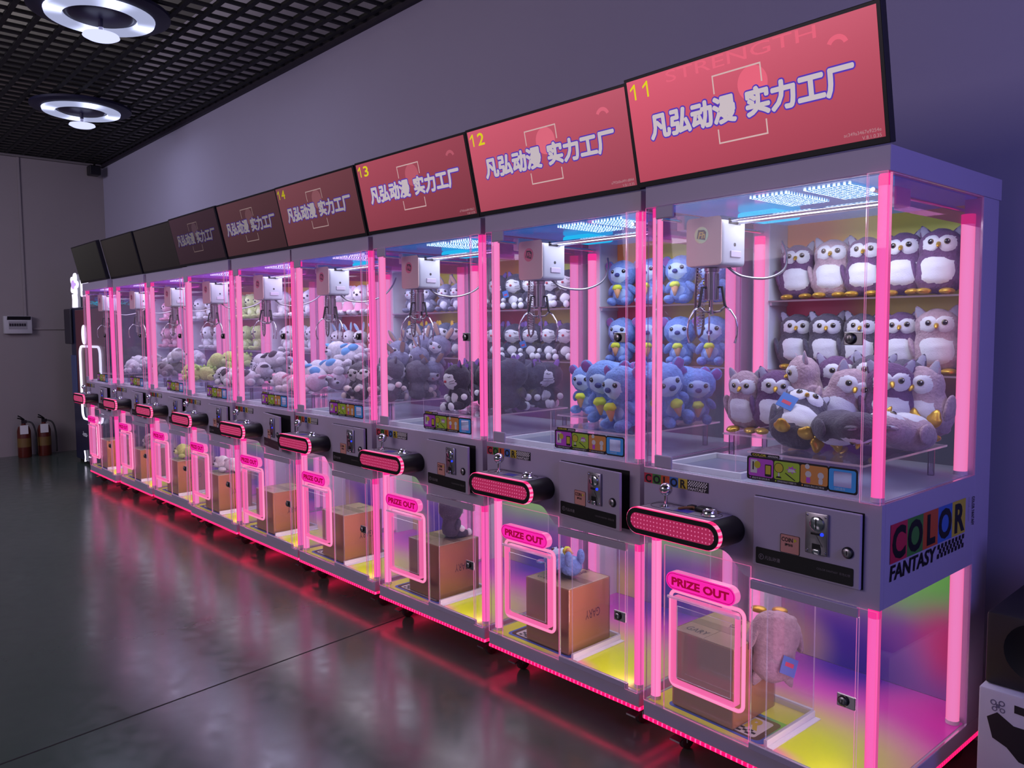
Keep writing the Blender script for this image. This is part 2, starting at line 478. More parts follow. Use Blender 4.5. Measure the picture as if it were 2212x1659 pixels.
def build_machine():
    R = empty('claw_machine')
    P_ = lambda name, mb, mats, par=R, sm=False, **k: obj(name, mb, mats, par, sm, **k)
    # --- base, casters, floor light strip
    P_('base_frame', MB().rbox((XL, 0, ZB0), (XR, YD, ZB1), .003), 'white')
    P_('floor_light_strip', MB().box((XL, -.001, ZB0 - .011), (XR, .008, ZB0)), 'strip')
    P_('floor_light_strip', MB().box((XR - .008, .009, ZB0 - .011), (XR + .001, YD, ZB0)), 'stripy')
    P_('floor_light_strip', MB().box((XL - .001, .009, ZB0 - .011), (XL + .008, YD, ZB0)), 'stripy')
    for (cx, cy) in ((-.26, .07), (.355, .07), (-.26, .68), (.355, .68)):
        mb = MB().box((cx - .03, cy - .03, .088), (cx + .03, cy + .03, ZB0 - .001))
        mb.cyl((cx, cy, .07), (cx, cy, .088), .012, 12)
        mb.box((cx - .018, cy - .004, .03), (cx - .015, cy + .034, .075)); mb.box((cx + .015, cy - .004, .03), (cx + .018, cy + .034, .075))
        mb.box((cx - .018, cy - .004, .068), (cx + .018, cy + .034, .075))
        c = P_('caster', mb, 'steel')
        X = Matrix.Translation((cx - .012, cy + .016, .031)) @ Matrix.Rotation(PI / 2, 4, 'Y')
        P_('caster_wheel', MB().lathe([(0, 0), (.026, 0), (.031, .004), (.031, .02), (.026, .024), (0, .024)], 24, 0, X), 'rubber', c, 40)
        if cy < .3:
            P_('brake_pedal', MB().add([(cx - .016, cy - .004, .06), (cx + .016, cy - .004, .06), (cx + .02, cy - .05, .05), (cx - .02, cy - .05, .05), (cx - .02, cy - .05, .044), (cx + .02, cy - .05, .044), (cx + .016, cy - .004, .052), (cx - .016, cy - .004, .052)],
               [(0, 3, 2, 1), (3, 4, 5, 2), (4, 7, 6, 5), (0, 7, 4, 3), (1, 2, 5, 6), (0, 1, 6, 7)]), 'steel', c)
    # --- prints and inner sheets
    P_('floor_print', MB().box((XL + .012, .012, ZB1), (XR - .012, .744, ZB1 + .003)), 'floorlow')
    P_('lower_back_print', MB().box((-.306, .745, ZB1 + .004), (.351, .75, ZC0 + .06)), 'backlow')
    P_('upper_back_print', MB().box((-.306, .745, ZC1), (.351, .75, ZT0)), 'backup')
    P_('back_sheet', MB().box((XL + .02, .752, ZB1), (XR - .02, YD, ZT0)), 'white')
    P_('side_column', MB().rbox((XL, .625, ZB1), (-.308, .75, ZT0), .003), 'white2')
    P_('side_column', MB().rbox((.353, .625, ZB1), (XR, .75, ZT0), .003), 'white')
    for (z0, z1) in ((ZB1 + .02, ZC0), (ZC1, ZT0 - .06)):
        pass
    # --- control cabinet
    poly = [(.032, ZC0), (XR, ZC0), (XR, ZC1), (XL, ZC1), (XL, .732), (-.075, .732), (-.060, .729), (-.047, .722), (-.036, .712), (.004, .674), (.016, .671)]
    fp = P_('front_panel', MB().prism(poly, 0, .02), 'white')
    P_('cabinet_body', MB().box((XL + .004, .0205, .745), (XR - .004, .744, ZC1 - .004)), 'white2')
    P_('side_panel', MB().box((XR - .016, .0205, ZC0), (XR, .6245, ZC1)), 'white')
    P_('side_panel', MB().box((XL, .0205, ZC0 + .02), (XL + .016, .6245, ZC1)), 'white')
    # logo beside the coin door
    mb = MB(); z0, h = .897, .032; w = .0348; x0 = -.375
    color_logo(mb, x0, z0, h, w=w)
    for k, chh in enumerate('COLOR'):
        mb.text(chh, h * 1.12, (x0 + (k + .5) * w, -.002, z0 + h * .1), mat=5, offset=.0012, align='CENTER')
    mb.flat([(x0 + 5 * w, z0 - .001), (-.121, z0 - .001), (-.121, z0 + h), (x0 + 5 * w, z0 + h)], -.0012, 5)
    checks(mb, x0 + 5 * w + .003, z0 + .0125, .0045, .0045, 16, 4, -.0018, 6)
    mb.text('FANTASY', .0125, (x0 + 5 * w + .003, -.0018, z0 + .001), mat=6, offset=.0003, width=.070, shear=.15)
    P_('logo_sticker', mb, ['cred', 'cgreen', 'corange', 'cblue', 'cyellow', 'ink', 'paper'], fp)
    # --- coin door
    P_('door_recess', MB().box((.042, -.0014, .716), (.364, -.0004, .919)), 'dark')
    cd = P_('coin_door', MB().rbox((0, -.012, -.1), (.318, 0, .1), .0025), 'white', loc=(.044, -.002, .8175))
    ca = MB(); ox, oz = .168, -.1
    ca.rbox((ox, -.022, .072), (ox + .065, -.0125, .186), .003, 0, Matrix.Translation((0, 0, -.1)))
    ca.lathe([(0, 0), (.02, 0), (.02, .006), (.017, .008), (0, .008)], 24, 1, Matrix.Translation((ox + .036, -.022, .058)) @ Matrix.Rotation(PI / 2, 4, 'X'))
    ca.box((ox + .0345, -.0312, .044), (ox + .0372, -.0298, .072), 2)
    ca.rbox((ox + .018, -.0245, .026), (ox + .044, -.0215, .033), .001, 2)
    ca.add([(ox + .026, -.0232, .024), (ox + .034, -.0232, .024), (ox + .052, -.0232, -.004), (ox + .043, -.0232, -.006)], [(0, 3, 2, 1)], 3)
    ca.lathe([(0, 0), (.005, 0), (.004, .004), (0, .004)], 12, 4, Matrix.Translation((ox + .05, -.022, .03)) @ Matrix.Rotation(PI / 2, 4, 'X'))
    ca.box((ox + .022, -.0235, -.026), (ox + .046, -.0218, .002), 2); ca.rbox((ox + .026, -.03, -.026), (ox + .046, -.022, -.012), .002, 1)
    for (sx, sz) in ((.006, .078), (.059, .078), (.006, -.02), (.059, -.02)):
        ca.lathe([(0, 0), (.0035, 0), (.0025, .0025), (0, .0025)], 10, 3, Matrix.Translation((ox + sx, -.022, sz)) @ Matrix.Rotation(PI / 2, 4, 'X'))
    P_('coin_acceptor', ca, ['steel', 'chrome', 'black', 'steel', 'blueled'], cd, 40)
    st = MB().prism(rrect(.089, -.045, .148, .008, .004), -.0135, -.0122, 0)
    ringprism(st, rrect(.089, -.045, .148, .008, .004), rrect(.0903, -.0437, .1467, .0067, .003), -.0139, -.0136, 1)
    st.text('COIN', .0165, (.0935, -.0140, -.012), mat=1, offset=.0004, width=.034)
    st.flat([(.131, -.0115), (.1405, -.0055), (.131, .0005)], -.0140, 2)
    st.text('请投币', .0085, (.103, -.0140, -.024), mat=1, offset=.0003)
    P_('coin_sticker', st, ['sred', 'ink', 'stk_yellow'], cd)
    np_ = MB().prism(rrect(.011, -.094, .302, -.046, .004), -.0135, -.0122, 0)
    np_.lathe([(.0085, 0), (.0085, .0004), (.0065, .0004), (.0065, 0)], 20, 1, Matrix.Translation((.029, -.0136, -.072)) @ Matrix.Rotation(PI / 2, 4, 'X'))
    np_.text('F', .012, (.0255, -.0142, -.0765), mat=1, offset=.0004)
    np_.text('凡弘动漫', .0125, (.04, -.0142, -.077), mat=1, offset=.0002)
    np_.text('COLOR FANTASY  彩色幻想', .0078, (.2, -.0142, -.07), mat=1, width=.094)
    P_('name_plate', np_, ['black', pbr('plate_lettering', (120, 112, 118), .5)], cd)
    lock_parts(cd, .286, -.012, -.006)
    # --- control console
    x0, x1, zz0, zz1 = -.340, .008, .7605, .8445
    co = P_('control_console', MB().prism(console_poly(x0, x1, zz0, zz1, 14), -.113, -.0006), 'black', sm=45)
    rg = MB(); po = console_poly(x0 - .001, x1 + .001, zz0 - .001, zz1 + .001, 14)
    ringprism(rg, po, console_poly(x0 + .006, x1 - .006, zz0 + .006, zz1 - .006, 14), -.128, -.1135)
    P_('light_ring', rg, 'ring', co)
    rg = MB(); ringprism(rg, console_poly(x0 + .002, x1 - .002, zz0 + .002, zz1 - .002, 14), console_poly(x0 + .0165, x1 - .0165, zz0 + .0165, zz1 - .0165, 14), -.131, -.1285)
    P_('front_bezel', rg, 'black', co)
    t2 = NT('console_window'); bb = t2.n('BsdfPrincipled', i_Roughness=.12)
    vo = t2.n('TexVoronoi', i_Scale=78., voronoi_dimensions='2D'); vo.inputs['Randomness'].default_value = .12
    sx_ = t2.n('SeparateXYZ'); t2.l(t2.coord(), sx_.inputs[0]); cx_ = t2.n('CombineXYZ'); t2.l(sx_.outputs[0], cx_.inputs[0]); t2.l(sx_.outputs[2], cx_.inputs[1]); t2.l(cx_.outputs[0], vo.inputs['Vector'])
    kk = t2.math('LESS_THAN', vo.outputs['Distance'], .17)
    cc = t2.mix(kk, lin((186, 44, 92)), lin((255, 130, 180)))
    t2.l(cc, bb.inputs['Base Color']); t2.l(cc, bb.inputs['Emission Color']); bb.inputs['Emission Strength'].default_value = .55
    t2.surf(bb.outputs[0]); M['conwin'] = t2.mat
    P_('front_window', MB().flat(console_poly(x0 + .016, x1 - .016, zz0 + .016, zz1 - .016, 14), -.1287), 'conwin', co)
    tp = MB(); tp.rbox((x0 + .042, -.108, zz1 - .0015), (x1 - .042, -.002, zz1 + .0015), .001, 0)
    # dark outline round the stick and the button
    def rl(cx, cy, w, h, mat, zof):
        pts = [(px, cy - cy2, zz1 + zof) for px, cy2 in console_poly(cx - w, cx + w, -h, h, 10)]
        return pts
    ri = MB()
    tp.tube([(px, -.055 + pz, zz1 + .0018) for px, pz in console_poly(-.292, -.04, -.036, .036, 10)], .0009, 6, 1, True)
    tp.box((-.190, -.085, zz1 + .0012), (-.135, -.05, zz1 + .002), 2)
    P_('console_top', tp, [pbr('console_top_grey', (150, 140, 152), .4), 'black', pbr('console_screen_blue', (60, 55, 165), .3)], co, 40)
    js = MB().lathe([(0, 0), (.021, 0), (.021, .002), (.008, .004), (.0055, .006), (.0055, .042), (.0, .042)], 24, 0, Matrix.Translation((-.240, -.058, zz1 + .0015)))
    P_('joystick', js, 'chrome', co, 40)
    P_('joystick_ball', MB().ell((-.240, -.058, zz1 + .056), (.0205, .0205, .0205), 24, 16), 'chrome', co, True)
    P_('start_button', MB().lathe([(0, 0), (.026, 0), (.026, .003), (.022, .006), (.021, .015), (.018, .018), (.0165, .0165), (0, .0172)], 28, 0, Matrix.Translation((-.073, -.062, zz1 + .0015))), 'chrome', co, 40)
    # --- prize outlet in the lower left
    pp = MB(); pane_y(pp, -.285, .156, .033, .705, -.008)
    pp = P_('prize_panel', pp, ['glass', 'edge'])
    sg = MB().prism(console_poly(-.2545, .002, .578, .635, 12), -.036, -.0085, 0, None, 1)
    sg.tube([(px, -.0363, pz) for px, pz in console_poly(-.2495, -.003, .583, .63, 12)], .0008, 5, 2, True)
    sg.text('PRIZE OUT', .034, (-.232, -.0368, .594), mat=2, offset=.0016, width=.213)
    P_('prize_sign', sg, [glassy('sign_acrylic_body', (255, 190, 230), .1, .8, .1, (255, 130, 200), .55), 'signpink', 'signtext'], pp)
    P_('frame_light', MB().tube([(a, -.016, c) for a, c in rrect(-.250, .258, .020, .568, .022)], .0062, 10, 0, True), 'pinkneon', pp, True)
    fl = MB(); fx0, fx1, fz0, fz1 = -.236, .004, .272, .555
    ringprism(fl, rrect(fx0, fz0, fx1, fz1, .01), rrect(fx0 + .004, fz0 + .004, fx1 - .004, fz1 - .004, .008), -.034, -.0085, 0)
    P_('outlet_rim', fl, 'edge', pp)
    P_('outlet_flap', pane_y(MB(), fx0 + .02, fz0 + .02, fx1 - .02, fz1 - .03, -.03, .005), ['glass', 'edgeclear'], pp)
    P_('flap_hinge', MB().cyl((fx0 - .012, -.034, fz1 - .004), (fx1 + .012, -.034, fz1 - .004), .005, 10), 'edgeclear', pp, True)
    # --- storage door, lower right
    sd = MB(); pane_y(sd, .038, .175, .358, .641, -.007)
    sd = P_('storage_door', sd, ['glass', 'edgeclear'])
    P_('door_rail', MB().rbox((.036, -.014, .6415), (.358, -.0005, .668), .002), 'white', sd)
    P_('door_rail', MB().rbox((.036, -.012, .1535), (.362, -.0005, .1748), .002), 'white', sd)
    P_('lock_plate', MB().rbox((.305, -.012, .388), (.356, -.0072, .424), .002), 'steel', sd)
    lock_parts(sd, .324, -.012, .406, .0115)
    # --- clear chute walls, tray and mat in the lower left
    cw = MB(); pane_x(cw, .03, .175, .306, .742, .066, .005)
    P_('chute_wall', cw, ['glass2', 'edgeclear'])
    P_('chute_wall', pane_y(MB(), -.33, .175, .066, .742, .306, .005), ['glass2', 'edgeclear'])
    tr = MB()
    P_('tray_rail', MB().box((.062, .03, ZB1 + .004), (.073, .31, .178), 0).box((.0735, .03, ZB1 + .004), (.092, .31, .159), 0), 'white2')
    P_('tray_rail', MB().box((-.33, .309, ZB1 + .004), (.0615, .32, .178)), 'white2')
    mt = MB(); MX = Matrix(((1, 0, 0, 0), (0, 0, 1, 0), (0, 1, 0, 0), (0, 0, 0, 1)))
    zt = ZB1 + .0035
    mt.prism(rrect(-.30, .03, .055, .20, .02), zt, zt + .001, 0, MX)
    mt.prism(rrect(-.29, .04, .035, .185, .02), zt + .001, zt + .0014, 1, MX)
    mt.prism(rrect(-.27, .05, .015, .17, .012), zt + .0014, zt + .0018, 2, MX)
    mt.text('COLOR', .09, (-.262, .095, zt + .0024), (1, 0, 0), (0, 1, 0), 3, offset=.004, width=.262)
    for i in range(18):
        for j in range(3):
            if (i + j) % 2 == 0:
                a, c = -.255 + i * .0145, .056 + j * .011
                mt.add([(a, c, zt + .0024), (a + .0145, c, zt + .0024), (a + .0145, c + .011, zt + .0024), (a, c + .011, zt + .0024)], [(0, 1, 2, 3)], 4)
    P_('tray_mat', mt, [blob_mat('mat_rim', (70, 90, 190), [((.05, .2, .155), .12, (1, 1, 1), (120, 210, 60))], .4, .1), 'ink2', 'paper', 'stk_yellow', 'ink'])
    # --- corner guards (clear angle plates at the front corners)
    for (a, b_, sx) in ((.346, XR - .001, 1), (XL + .001, -.318, -1)):
        for (z0, z1) in ((ZB1 + .001, ZC0 - .001), (ZC1 + .001, ZT0 - .001)):
            if sx < 0 and z0 < .5: z1 = .731
            mb = MB()
            if sx > 0: pane_y(mb, a + .008, z0, b_, z1, -.012, .004)
            else: pane_y(mb, a, z0, b_ - .008, z1, -.001, .004)
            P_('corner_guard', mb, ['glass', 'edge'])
    # --- light tubes
    def tube(x, y, z0, z1, r, mat):
        mb = MB().lathe([(0, z0), (r * 1.05, z0), (r * 1.05, z0 + .012), (r, z0 + .012), (r, z1 - .03), (r * 1.02, z1 - .03), (r * 1.02, z1), (0, z1)], 20, [1, 1, 1, 0, 0, 2, 2], Matrix.Translation((x, y, 0)))
        P_('light_tube', mb, [mat, 'tubecap2', 'tubecap'], sm=50)
    tube(.3805, .034, ZB1 + .004, ZC0 - .001, .0165, 'tubehot'); tube(.3805, .034, ZC1 + .001, ZT0 - .001, .0165, 'tubehot')
    tube(-.350, .034, ZB1 + .004, .731, .0165, 'tube'); tube(-.352, .034, ZC1 + .001, ZT0 - .001, .0165, 'tube')
    for x in (-.335, .374):
        tube(x, .602, ZB1 + .004, .742, .019, 'tube'); tube(x, .602, ZC1 + .001, 1.74, .019, 'tube')
    # --- glass door and side panes
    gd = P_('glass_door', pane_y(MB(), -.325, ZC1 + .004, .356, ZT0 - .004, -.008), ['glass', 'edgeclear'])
    P_('hinge_bracket', MB().rbox((-.322, -.016, .955), (-.252, -.0085, .996), .004), 'white', gd)
    P_('hinge_bracket', MB().rbox((-.322, -.016, 1.749), (-.252, -.0085, 1.790), .004), 'white', gd)
    P_('lock_plate', MB().rbox((.303, -.013, 1.357), (.354, -.0085, 1.391), .002), 'steel', gd)
    lock_parts(gd, .322, -.013, 1.3745, .0115)
    ins = MB(); y = -.0092
    ins.prism(rrect(.018, .965, .268, 1.033, .008), y, y + .0006, 0)
    ringprism(ins, rrect(.266, .965, .348, 1.033, .008), rrect(.282, .981, .331, 1.022, .002), y, y + .0006, 0)
    ins.prism(rrect(.03, 1.0335, .122, 1.043, .004), y, y + .0006, 0)
    for k, (a, b_, mt_) in enumerate(((.024, .103, 1), (.106, .184, 2), (.187, .266, 3))):
        ins.flat(rrect(a, .976, b_, 1.028, .006), y - .0006, mt_)
    ringprism(ins, rrect(.269, .97, .343, 1.028, .006), rrect(.282, .981, .331, 1.022, .002), y - .0006, y - .0003, 4)
    q = y - .0010
    ins.flat(rrect(.03, .985, .052, 1.024, .002), q, 5); ins.flat(rrect(.037, .994, .041, 1.018, .001), q - .0003, 0)
    ins.lathe([(0, 0), (.0105, 0)], 20, 6, Matrix.Translation((.053, q - .0006, 1.010)) @ Matrix.Rotation(PI / 2, 4, 'X'))
    ins.flat(rrect(.077, .979, .098, 1.014, .003), q, 0); ins.flat(rrect(.0795, .986, .0955, 1.011, .001), q - .0003, 6)
    ins.lathe([(0, 0), (.0145, 0)], 22, 0, Matrix.Translation((.121, q, 1.009)) @ Matrix.Rotation(PI / 2, 4, 'X'))
    ins.lathe([(0, 0), (.0128, 0)], 22, 6, Matrix.Translation((.121, q - .0003, 1.009)) @ Matrix.Rotation(PI / 2, 4, 'X'))
    ins.flat([(.1185, .982), (.1235, .982), (.1235, .996), (.1185, .996)], q, 5); ins.flat([(.112, .98), (.130, .98), (.127, .985), (.115, .985)], q - .0002, 0)
    star = []
    for k in range(14):
        rr = .017 if k % 2 else .008; star.append((.16 + rr * math.cos(k * PI / 7), 1.008 + rr * .7 * math.sin(k * PI / 7)))
    ins.flat(star, q, 1); ins.flat([(.148, 1.002), (.172, 1.002), (.168, 1.010), (.152, 1.010)], q - .0003, 5)
    ins.flat([(.14, .996), (.142, .998), (.172, .98), (.17, .978)], q, 0)
    for cx in (.21, .246):
        ins.lathe([(0, 0), (.009, 0)], 18, 5, Matrix.Translation((cx, q, 1.003)) @ Matrix.Rotation(PI / 2, 4, 'X'))
        ins.flat(rrect(cx - .006, .979, cx + .006, .995, .004), q, 1 if cx < .22 else 5)
    ins.lathe([(0, 0), (.007, 0)], 18, 5, Matrix.Translation((.207, q - .0003, 1.024)) @ Matrix.Rotation(PI / 2, 4, 'X'))
    for k, (a, tx) in enumerate(((.03, '请投币或扫码支付'), (.112, '使用摇杆移动爪子按键下爪'), (.193, '夹取礼物从出口取出'))):
        ins.lathe([(0, 0), (.0025, 0)], 12, (1, 2, 3)[k], Matrix.Translation((a, q, .971)) @ Matrix.Rotation(PI / 2, 4, 'X'))
        ins.text(tx, .0062, (a + .005, q, .9685), mat=5, width=.058)
    ins.text('COLOR', .0085, (.036, q, 1.0352), mat=6, offset=.0003, width=.045)
    checks(ins, .086, 1.0355, .0025, .0025, 13, 2, q, 5)
    ins.text('扫码支付', .0075, (.285, q, .973), mat=5)
    P_('instruction_sticker', ins, ['ink', 'stk_violet', 'stk_green', 'stk_orange', 'stk_blue', 'paper', 'stk_yellow'], gd)
    for x in (XR - .006, XL):
        sp = MB(); pane_x(sp, .012, ZC1 + .002, .622, ZT0 - .002, x)
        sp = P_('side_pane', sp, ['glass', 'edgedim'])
        P_('reflection_band', MB().add([(x + .003, .03, 1.698), (x + .003, .615, 1.698), (x + .003, .615, ZT0 - .003), (x + .003, .03, ZT0 - .003)], [(0, 1, 2, 3)]), 'film', sp)  # the band is a reflection painted onto the upper pane
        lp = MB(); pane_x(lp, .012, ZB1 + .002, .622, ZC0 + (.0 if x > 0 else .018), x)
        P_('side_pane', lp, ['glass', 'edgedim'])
    # --- canopy
    P_('canopy', MB().rbox((XL, 0, ZT0), (XR, YD, ZT1), .002), 'white')
    P_('ceiling_sheet', MB().box((XL + .02, .02, ZT0 - .004), (XR - .02, .744, ZT0 - .0005)), 'ceil_blue')
    for (a, b_) in ((-.03, .09), (.14, .28)):
        P_('led_panel', MB().box((a, .06, ZT0 - .008), (b_, .30, ZT0 - .0042)), 'led_blue')
    P_('lamp_cover', MB().rbox((-.235, .30, ZT0 - .03), (-.09, .46, ZT0 - .0042), .01), 'cyan')
    # --- upper floor
    P_('upper_floor', MB().box((XL + .018, .021, ZC1 - .0035), (XR - .018, .744, ZC1 + .001)), 'glosswhite')
    cf = MB(); ringprism(cf, [(-.325, .035), (-.03, .035), (-.03, .325), (-.325, .325)], [(-.31, .05), (-.045, .05), (-.045, .31), (-.31, .31)], 0, .018)
    cf.v = [(a, c, ZC1 + .001 + b_) for a, b_, c in cf.v]; cf.f = [tuple(reversed(f)) for f in cf.f]
    P_('chute_frame', cf, 'white2')
    P_('chute_opening', MB().box((-.309, .051, ZC1 + .0012), (-.046, .309, ZC1 + .003)), pbr('chute_shadow', (120, 125, 150), .3))
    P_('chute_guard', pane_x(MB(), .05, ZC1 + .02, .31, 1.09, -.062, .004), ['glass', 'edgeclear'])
    pf = MB(); L = [(-.31, .345), (-.02, .345), (-.02, .05), (.335, .05), (.335, .60), (-.31, .60)]
    pf.v = [(a, c, 1.030) for a, c in L] + [(a, c, 1.036) for a, c in L]
    pf.f = [(0, 5, 4, 3, 2, 1), (6, 7, 8, 9, 10, 11)] + [(i, (i + 1) % 6, 6 + (i + 1) % 6, 6 + i) for i in range(6)]; pf.m = [0, 0] + [1] * 6
    pf = P_('prize_platform', pf, ['glass2', 'edgeclear'])
    for (a, c) in ((.32, .17), (.32, .52), (-.29, .37), (-.005, .07), (-.29, .58)):
        P_('platform_leg', MB().cyl((a, c, ZC1 + .001), (a, c, 1.030), .010, 12), glass_leg, pf, 40)
    # --- shelves
    for z in (1.497, 1.243):
        P_('shelf', MB().box((-.3065, .618, z), (.3515, .744, z + .006), {'front': 1, '*': 0}), ['glass2', 'edgeclear'])
        P_('shelf_bracket', MB().box((-.3075, .63, z - .012), (-.30, .744, z - .0005)), 'white2')
    # --- crane
    for x in (-.335, .350):
        P_('side_rail', MB().cyl((x, .03, 1.756), (x, .62, 1.756), .006, 10), 'chrome', sm=40)
        P_('rail_block', MB().rbox((x - .016, .13, 1.726), (x + .016, .22, 1.776), .004), 'white2')
    for (y, z) in ((.152, 1.742), (.192, 1.738)):
        P_('gantry_rail', MB().cyl((-.333, y, z), (.348, y, z), .0058, 12), 'chrome', sm=40)
    cc = P_('crane_carriage', MB().rbox((-.292, .1075, 1.600), (-.156, .238, 1.757), .013, 0, None, 3), pbr('carriage_white', (172, 174, 190), .4), sm=35)
    P_('front_plate', MB().prism(rrect(-.291, 1.602, -.158, 1.755, .014), .1045, .1078), 'tan', cc)
    mb = MB().lathe([(0, 0), (.0265, 0), (.0265, .0006), (0, .0006)], 28, 0, Matrix.Translation((-.233, .1044, 1.700)) @ Matrix.Rotation(PI / 2, 4, 'X'))
    mb.flat([(-.25, 1.690), (-.218, 1.683), (-.214, 1.708), (-.222, 1.716), (-.245, 1.717)], .1035, 1)
    mb.text('Fh', .028, (-.246, .1030, 1.690), mat=2, offset=.0008, shear=.2)
    P_('maker_sticker', mb, ['holo', 'ink', 'stk_yellow'], cc)
    sl = MB().box((-.1565, .140, 1.732), (-.1548, .205, 1.748), 0)
    sl.lathe([(0, 0), (.006, 0), (.006, .0012), (0, .0012)], 14, 0, Matrix.Translation((-.1565, .175, 1.668)) @ Matrix.Rotation(PI / 2, 4, 'Y'))
    P_('rail_slot', sl, 'ink', cc)
    P_('side_latch', MB().rbox((-.1565, .150, 1.628), (-.1515, .205, 1.648), .0015), 'white', cc)
    cx, cy = -.235, .165
    mb = MB()
    prof = [(0, 1.494), (.021, 1.494), (.021, 1.586), (.024, 1.588), (.024, 1.598), (.01, 1.602), (0, 1.602)]
    mb.lathe(prof, 24, 0, Matrix.Translation((cx, cy, 0)))
    for k in range(16):
        a = k * PI / 8; mb.box((-.0012, .020, 1.498), (.0012, .0235, 1.58), 0, Matrix.Translation((cx, cy, 0)) @ Matrix.Rotation(a, 4, 'Z'))
    P_('claw_motor', mb, pbr('claw_motor_metal', (165, 150, 165), .3, .8), cc, 40)
    P_('claw_shaft', MB().cyl((cx, cy, 1.455), (cx, cy, 1.494), .005, 10).cyl((cx, cy, 1.448), (cx, cy, 1.462), .010, 12), 'chrome', cc, 40)
    for k in range(3):
        a = math.radians(10 + 120 * k); d = Vector((math.cos(a), math.sin(a), 0)); o = Vector((cx, cy, 0))
        pt = lambda r, z: tuple(o + d * r + Vector((0, 0, z)))
        P_('claw_bracket', MB().tube([pt(.020, 1.535), pt(.036, 1.536), pt(.046, 1.480), pt(.048, 1.474)], .0048, 8), 'ink', cc, 40)
        P_('claw_link', MB().tube([pt(.008, 1.455), pt(.03, 1.458), pt(.047, 1.474)], .0038, 6), 'steel', cc, True)
        arc = [pt(.047, 1.474), pt(.066, 1.460), pt(.083, 1.436), pt(.090, 1.408), pt(.089, 1.382), pt(.082, 1.355)]
        P_('claw_prong', MB().tube(arc, [.0032, .0032, .003, .003, .0032, .0045], 8), 'chrome', cc, True)
    coil = []
    for k in range(260):
        f = k / 259; a = k * .9
        if f < .5: base = Vector((-.272, .15, 1.60 - f * 2 * .20))
        else: base = Vector((-.272 + (f - .5) * 2 * .02, .155, 1.40 + (f - .5) * 2 * .17))
        coil.append(base + Vector((.0075 * math.cos(a), .0075 * math.sin(a), 0)))
    P_('coil_cable', MB().tube(coil, .0013, 5), pbr('coil_cable_grey', (190, 175, 185), .4), cc, True)
    P_('loop_cable', MB().tube([(-.288, .16, 1.602), (-.294, .16, 1.52), (-.296, .16, 1.42), (-.29, .16, 1.385), (-.28, .16, 1.373), (-.268, .16, 1.385), (-.262, .16, 1.42), (-.262, .16, 1.47)], .0042, 8), pbr('loop_cable_grey', (120, 105, 115), .35), cc, True)
    hp = [(-.19, .2, 1.602), (-.16, .24, 1.574), (-.10, .32, 1.562), (-.05, .40, 1.575), (-.0, .50, 1.62), (.02, .56, 1.67), (.015, .60, 1.70)]
    P_('air_hose', MB().tube(smooth_path([(-.2, .2, 1.603), (-.17, .235, 1.572), (-.13, .32, 1.566), (-.14, .44, 1.60), (-.19, .54, 1.66), (-.25, .61, 1.715)]), .0045, 8), 'steel', cc, True)
    return R

def smooth_path(p, n=5):
    p = [Vector(q) for q in p]; out = []
    for i in range(len(p) - 1):
        a = p[max(i - 1, 0)]; b = p[i]; c = p[i + 1]; d = p[min(i + 2, len(p) - 1)]
        for k in range(n):
            t = k / n
            out.append(.5 * ((2 * b) + (c - a) * t + (2 * a - 5 * b + 4 * c - d) * t * t + (3 * b - a - 3 * c + d) * t ** 3))
    out.append(p[-1]); return out
M['leg'] = glassy('acrylic_leg', (215, 210, 230), .08, 1.2, .08); glass_leg = 'leg'

# --- screen of each machine: bezel, panel with its picture
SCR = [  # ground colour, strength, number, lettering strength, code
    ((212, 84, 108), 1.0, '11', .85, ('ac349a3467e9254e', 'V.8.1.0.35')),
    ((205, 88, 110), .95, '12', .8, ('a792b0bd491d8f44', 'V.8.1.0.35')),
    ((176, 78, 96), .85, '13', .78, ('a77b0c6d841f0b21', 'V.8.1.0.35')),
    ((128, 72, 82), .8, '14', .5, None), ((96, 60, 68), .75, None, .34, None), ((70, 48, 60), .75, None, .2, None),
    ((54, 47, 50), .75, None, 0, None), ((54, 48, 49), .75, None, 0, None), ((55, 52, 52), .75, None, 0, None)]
SA = math.atan(.2287)
def screen_mats(i):
    c, s, num, ls, code = SCR[i]
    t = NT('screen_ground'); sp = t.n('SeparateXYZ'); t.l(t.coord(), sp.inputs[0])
    mr = t.n('MapRange'); t.l(sp.outputs[2], mr.inputs['Value']); mr.inputs['From Max'].default_value = .33; mr.inputs['To Min'].default_value = .62; mr.inputs['To Max'].default_value = 1.02  # viewing-angle falloff painted in: fixed gradient dims the screen towards its foot
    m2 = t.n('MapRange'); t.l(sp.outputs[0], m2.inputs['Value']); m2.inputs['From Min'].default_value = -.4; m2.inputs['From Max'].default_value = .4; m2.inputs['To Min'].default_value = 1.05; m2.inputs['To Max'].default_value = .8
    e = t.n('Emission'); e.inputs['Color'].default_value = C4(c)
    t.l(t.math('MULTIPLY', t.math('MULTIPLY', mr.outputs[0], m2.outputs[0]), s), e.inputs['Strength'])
    gl = t.n('BsdfGlossy', i_Roughness=.3); gl.inputs['Color'].default_value = (.05, .05, .05, 1)
    ad = t.n('AddShader'); t.l(e.outputs[0], ad.inputs[0]); t.l(gl.outputs[0], ad.inputs[1]); t.surf(ad.outputs[0])
    g = lambda n, col, k=1.: emi(n, col, k * max(ls, .02))
    lc = lin(c)
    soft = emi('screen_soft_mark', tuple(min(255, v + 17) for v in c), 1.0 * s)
    return [t.mat, emi('screen_white', (215, 200, 208), ls), emi('screen_violet', (92, 62, 190), ls), emi('screen_yellow', (240, 225, 40), ls), soft, emi('screen_line', (225, 190, 190), ls), emi('screen_code', (200, 150, 160), ls * .9)]
